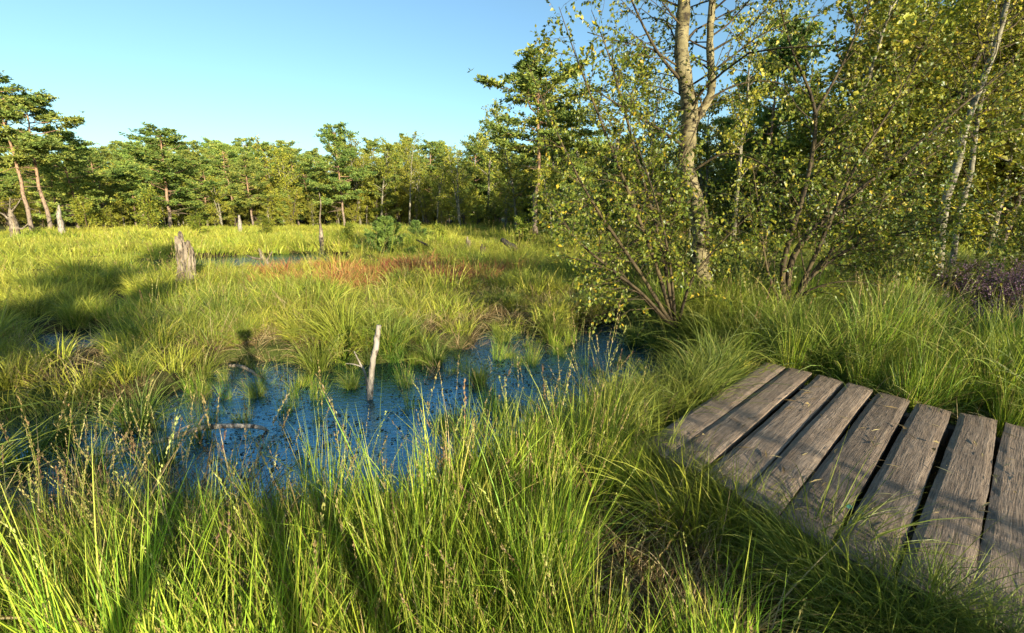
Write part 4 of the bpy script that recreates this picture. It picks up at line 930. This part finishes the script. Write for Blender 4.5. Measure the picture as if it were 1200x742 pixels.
stick('dead_roots', [q0, A(311, 306, q0[1]), A(306, 297, q0[1]), A(303, 291, q0[1])], [.075, .06, .045, .012], M['dead_wood'], 'bleached branching root sticking up beside the far pool', 'root',
      [([A(310, 304, q0[1]), A(300, 303, q0[1] + .1), A(288, 299, q0[1] + .2)], [.04, .03, .01]), ([A(312, 307, q0[1]), A(316, 300, q0[1]), A(319, 295, q0[1])], [.035, .025, .01])], seed=6)
stick('fallen_log', [gp(332, 316, .12), gp(352, 312, .16), gp(372, 306, .22)], [.06, .075, .05], M['dead_wood'], 'bleached log lying at the right end of the far pool', 'log', [([gp(345, 313, .15), gp(351, 308, .35)], [.03, .012])], seed=7)
stick('fallen_log', [gp(612, 300, .08), A(601, 290, 15.6), A(588, 281, 15.8)], [.10, .11, .08], M['burnt_wood'], 'slanting black log on the bog right of the stumps', 'log', seed=8)
stick('fallen_branch', [gp(510, 293, .1), A(500, 287, 16.5), A(488, 281, 16.8)], [.03, .04, .025], M['burnt_wood'], 'thin dark fallen branch right of the young pine bush', 'branch', seed=9)
q1 = A(17, 274, 26.0); q1[2] = float(height(q1[0], 26.0)) - .05
stick('dead_snag', [q1, A(16, 262, 26), A(13, 252, 26), A(11, 244, 26)], [.24, .20, .13, .05], M['dead_wood'], 'broken grey snag with dead limbs at the far left', 'snag',
      [([A(14, 262, 26), A(5, 252, 26), A(-4, 248, 26)], [.06, .045, .02]), ([A(17, 266, 26), A(26, 268, 26), A(33, 262, 26)], [.06, .05, .02]), ([A(12, 250, 26), A(20, 240, 26), A(25, 232, 26)], [.05, .03, .015])], seed=10)
q2 = A(73, 275, 27.0); q2[2] = float(height(q2[0], 27.0)) - .05
stick('dead_snag', [q2, A(71, 262, 27), A(69, 249, 27), A(69, 240, 27)], [.17, .15, .10, .03], M['stake_wood'], 'pale broken trunk right of the two tall left pines', 'snag', seed=11)
q3 = A(281, 272, 30.0); q3[2] = float(height(q3[0], 30.0)) - .05
stick('dead_snag', [q3, A(281, 262, 30), A(280, 252, 30)], [.14, .12, .05], M['stake_wood'], 'short pale snag at the wood edge above the far pool', 'snag', seed=12)

# ------------------------------------------------------------------ heather
def heather(px, py, Y, w, h, n, seed, label):
    rg = np.random.default_rng(seed); x, y = A(px, py, Y)[:2]; z0 = float(height(x, y)); mb = MB(); st = MB(); o = empty('heather_bush', (x, y, z0))
    P = []; D = []; T = []
    for k in range(n):
        az = rg.random() * 6.283; rr = w * math.sqrt(rg.random()); b = np.array((rr * math.cos(az), rr * math.sin(az) * 0.8, 0)); C = curve(b, (math.cos(az) * .4, math.sin(az) * .4, 1), h * rg.uniform(.6, 1.1), 4, rg, .15, .02)
        st.tube(C, np.linspace(.004, .002, 5), 3, cap=False)
        for _ in range(26):
            u = rg.uniform(.3, 1); i = min(3, int(u * 4)); P.append(C[i] + (C[i + 1] - C[i]) * (u * 4 - i) + rg.normal(0, .006, 3)); D.append(rg.normal(0, 1, 3) + (0, 0, .8)); T.append(rg.uniform(.5, 1) if u > .62 else rg.uniform(0, .45))
    mb.cards(P, D, rg.normal(0, 1, (len(P), 3)), rg.uniform(.014, .03, len(P)), DIA_T, DIA_F, np.array(T), 0, .6)
    st.build('stems', M['bark_twig'], o); mb.build('flowers', M['heather'], o, False); return tag(o, label, 'heather', 'heather bushes')
heather(1150, 330, 6.4, .50, .62, 280, 1, 'purple heather under the leaning white birch stems')
heather(1212, 335, 6.0, .55, .66, 300, 2, 'purple heather cut by the right edge of the picture')
heather(1180, 392, 4.7, .42, .52, 260, 3, 'nearest purple heather, low at the right edge')
heather(1180, 308, 7.4, .60, .66, 260, 4, 'dark purple heather farthest back on the right')

# ------------------------------------------------------------------ bare peat by the boardwalk
mb = MB(); n = 420; X = rng.uniform(PEAT[:, 0].min(), PEAT[:, 0].max(), n); Y = rng.uniform(PEAT[:, 1].min(), PEAT[:, 1].max(), n); k = sdf(PEAT, X, Y) > -0.08; X, Y = X[k], Y[k]; m = len(X)
mb.cards(np.column_stack([X, Y, height(X, Y) + rng.uniform(.003, .02, m)]), rng.normal(0, 1, (m, 3)) * (1, 1, .25), np.array((0, 0, 1.)) + rng.normal(0, .35, (m, 3)), rng.uniform(.02, .055, m), LEAF_T, LEAF_F, rng.random(m) ** 1.4, 0, 1.0)
tag(mb.build('leaf_litter', M['litter'], None, False), 'rusty fallen leaves on the bare dark peat', 'leaf litter', None, 'stuff')
mb = MB(); n = 150; U = rng.random(n); W_ = rng.random(n) ** 0.8; Pq = e0 + np.outer(U * 2.3, row_dir) + np.outer(W_ * (LEN - 0.05), n0); az = rng.normal(math.atan2(n0[1], n0[0]), 0.8, n)
mb.cards(np.column_stack([Pq, np.full(n, BZ + .009)]), np.column_stack([np.cos(az), np.sin(az), rng.normal(0, .04, n)]), np.array((0, 0, 1.)) + rng.normal(0, .2, (n, 3)), rng.uniform(.02, .11, n), DIA_T * (1, .12, .3), DIA_F, rng.random(n), 0)
mb.cards(np.column_stack([Pq[:26] + .03, np.full(26, BZ + .010)]), np.column_stack([np.cos(az[:26]), np.sin(az[:26]), rng.normal(0, .1, 26)]), np.array((0, 0, 1.)) + rng.normal(0, .25, (26, 3)), rng.uniform(.02, .04, 26), LEAF_T, LEAF_F, rng.random(26) * .7, 0)
tag(mb.build('board_litter', M['thatch'], None, False), 'scraps of dead straw and leaves scattered on the planks', 'litter', None, 'stuff')
mb = MB(); x, y = G(996, 600, BZ); mb.cards(np.array([(0, 0, .0), (.02, -.015, .004)]), np.array([(.2, 1, .35), (.6, -1, .1)]), np.array([(0, 0, 1.), (.3, 0, 1)]), np.array([.04, .028]), LEAF_T, LEAF_F, np.array([.5, .6]), 0, 1.3)
o = mb.build('fallen_leaf', M['leaf_teal']); o.location = (x, y, BZ + .012); tag(o, 'small bluish-green leaf lying on the boardwalk planks', 'leaf')

# ------------------------------------------------------------------ the wood behind
fc = bpy.data.collections.new('wood_kinds')
for i, nm in enumerate(['birch_a', 'birch_b', 'leafy_a', 'pine_b', 'pine_d']):
    t, c = PROTO[nm]
    for j, me in enumerate((t, c)): fc.objects.link(bpy.data.objects.new('%02d_%s_%d' % (i * 2 + j, nm, j), me))
WOOD_NG = scatter_tree(fc)
def wood_points():
    P = []; Rr = []; S = []; K = []
    def one(x, y, s, k):
        z = float(height(x, y)) - .1; rz = rng.random() * 6.283
        for j in (0, 1): P.append((x, y, z)); Rr.append((0, 0, rz)); S.append((s * 1.15, s * 1.15, s)); K.append(k * 2 + j)
    for k in range(240):
        px = -160 + 880 * (k + rng.random()) / 240; Y = rng.uniform(44, 70); p = A(px, 262, Y); one(p[0], Y, rng.uniform(.58, .76) * Y / 52, rng.integers(0, 5))
    for _ in range(120):
        px = rng.uniform(640, 1500); Y = rng.uniform(22, 60); p = A(px, 262, Y); one(p[0], Y, rng.uniform(.75, 1.1) if px > 930 else rng.uniform(.55, .8), rng.integers(0, 3))
    for _ in range(40):
        px = rng.uniform(980, 1270); Y = rng.uniform(13, 22); p = A(px, 262, Y); one(p[0], Y, rng.uniform(.6, .95), rng.integers(0, 3))
    for _ in range(430):                                  # undergrowth along the wood edge and inside it
        px = rng.uniform(-160, 720); Y = rng.uniform(42, 72); p = A(px, 262, Y); one(p[0], Y, rng.uniform(.2, .5), (0, 1, 2, 4, 2, 1)[rng.integers(0, 6)])
    for _ in range(90):
        px = rng.uniform(640, 1500); Y = rng.uniform(16, 40); p = A(px, 262, Y); one(p[0], Y, rng.uniform(.22, .42), (0, 1, 2, 4)[rng.integers(0, 4)])
    return P, Rr, S, K
scatter('woodland', *wood_points(), 'dense mass of trees filling the background wood', 'woodland', WOOD_NG)

# ------------------------------------------------------------------ the photographer's tripod, whose shadow falls on the bank and pond
gz = float(height(0, -0.1))
tri = empty('tripod', (0, -0.12, gz)); tag(tri, 'camera tripod standing at the viewpoint', 'tripod')
for az in (R(196), R(312), R(80)):
    mb = MB(); lr = 0.74; mb.tube([(0.04 * math.cos(az), 0.04 * math.sin(az), 1.36 - gz), (lr / 2 * math.cos(az), lr / 2 * math.sin(az), .68), (lr * math.cos(az), lr * math.sin(az), -.02)], [.034, .032, .022], 8); mb.build('leg', M['alloy'], tri)
mb = MB(); mb.tube([(0, 0, 1.2 - gz), (0, 0, 1.48 - gz)], .016, 10); mb.build('centre_column', M['alloy'], tri)
mb = MB(); mb.tube([(0, 0, 1.46 - gz), (0, 0, 1.50 - gz), (0, 0, 1.55 - gz)], [.03, .035, .028], 12); mb.build('head', M['black_plastic'], tri)
pc0 = empty('photo_camera', (0, -0.13, 1.555)); tag(pc0, 'black camera mounted on the tripod', 'camera')
mb = MB(); bx = np.array([(sx * .065, sy * .03, z) for z in (.0, .10) for sy in (-1, 1) for sx in (-1, 1)]); mb.add(bx, [(0, 1, 3, 2), (4, 6, 7, 5), (0, 4, 5, 1), (2, 3, 7, 6), (0, 2, 6, 4), (1, 5, 7, 3)]); mb.build('body', M['black_plastic'], pc0, False)
mb = MB(); mb.tube([(0, .03, .05), (0, .07, .05), (0, .095, .05)], [.035, .038, .042], 16); ln = mb.build('lens', M['black_plastic'], pc0)
mb = MB(); mb.tube([(0, .0952, .05), (0, .0962, .05)], [.034, .03], 16); mb.build('glass', M['glass'], ln)
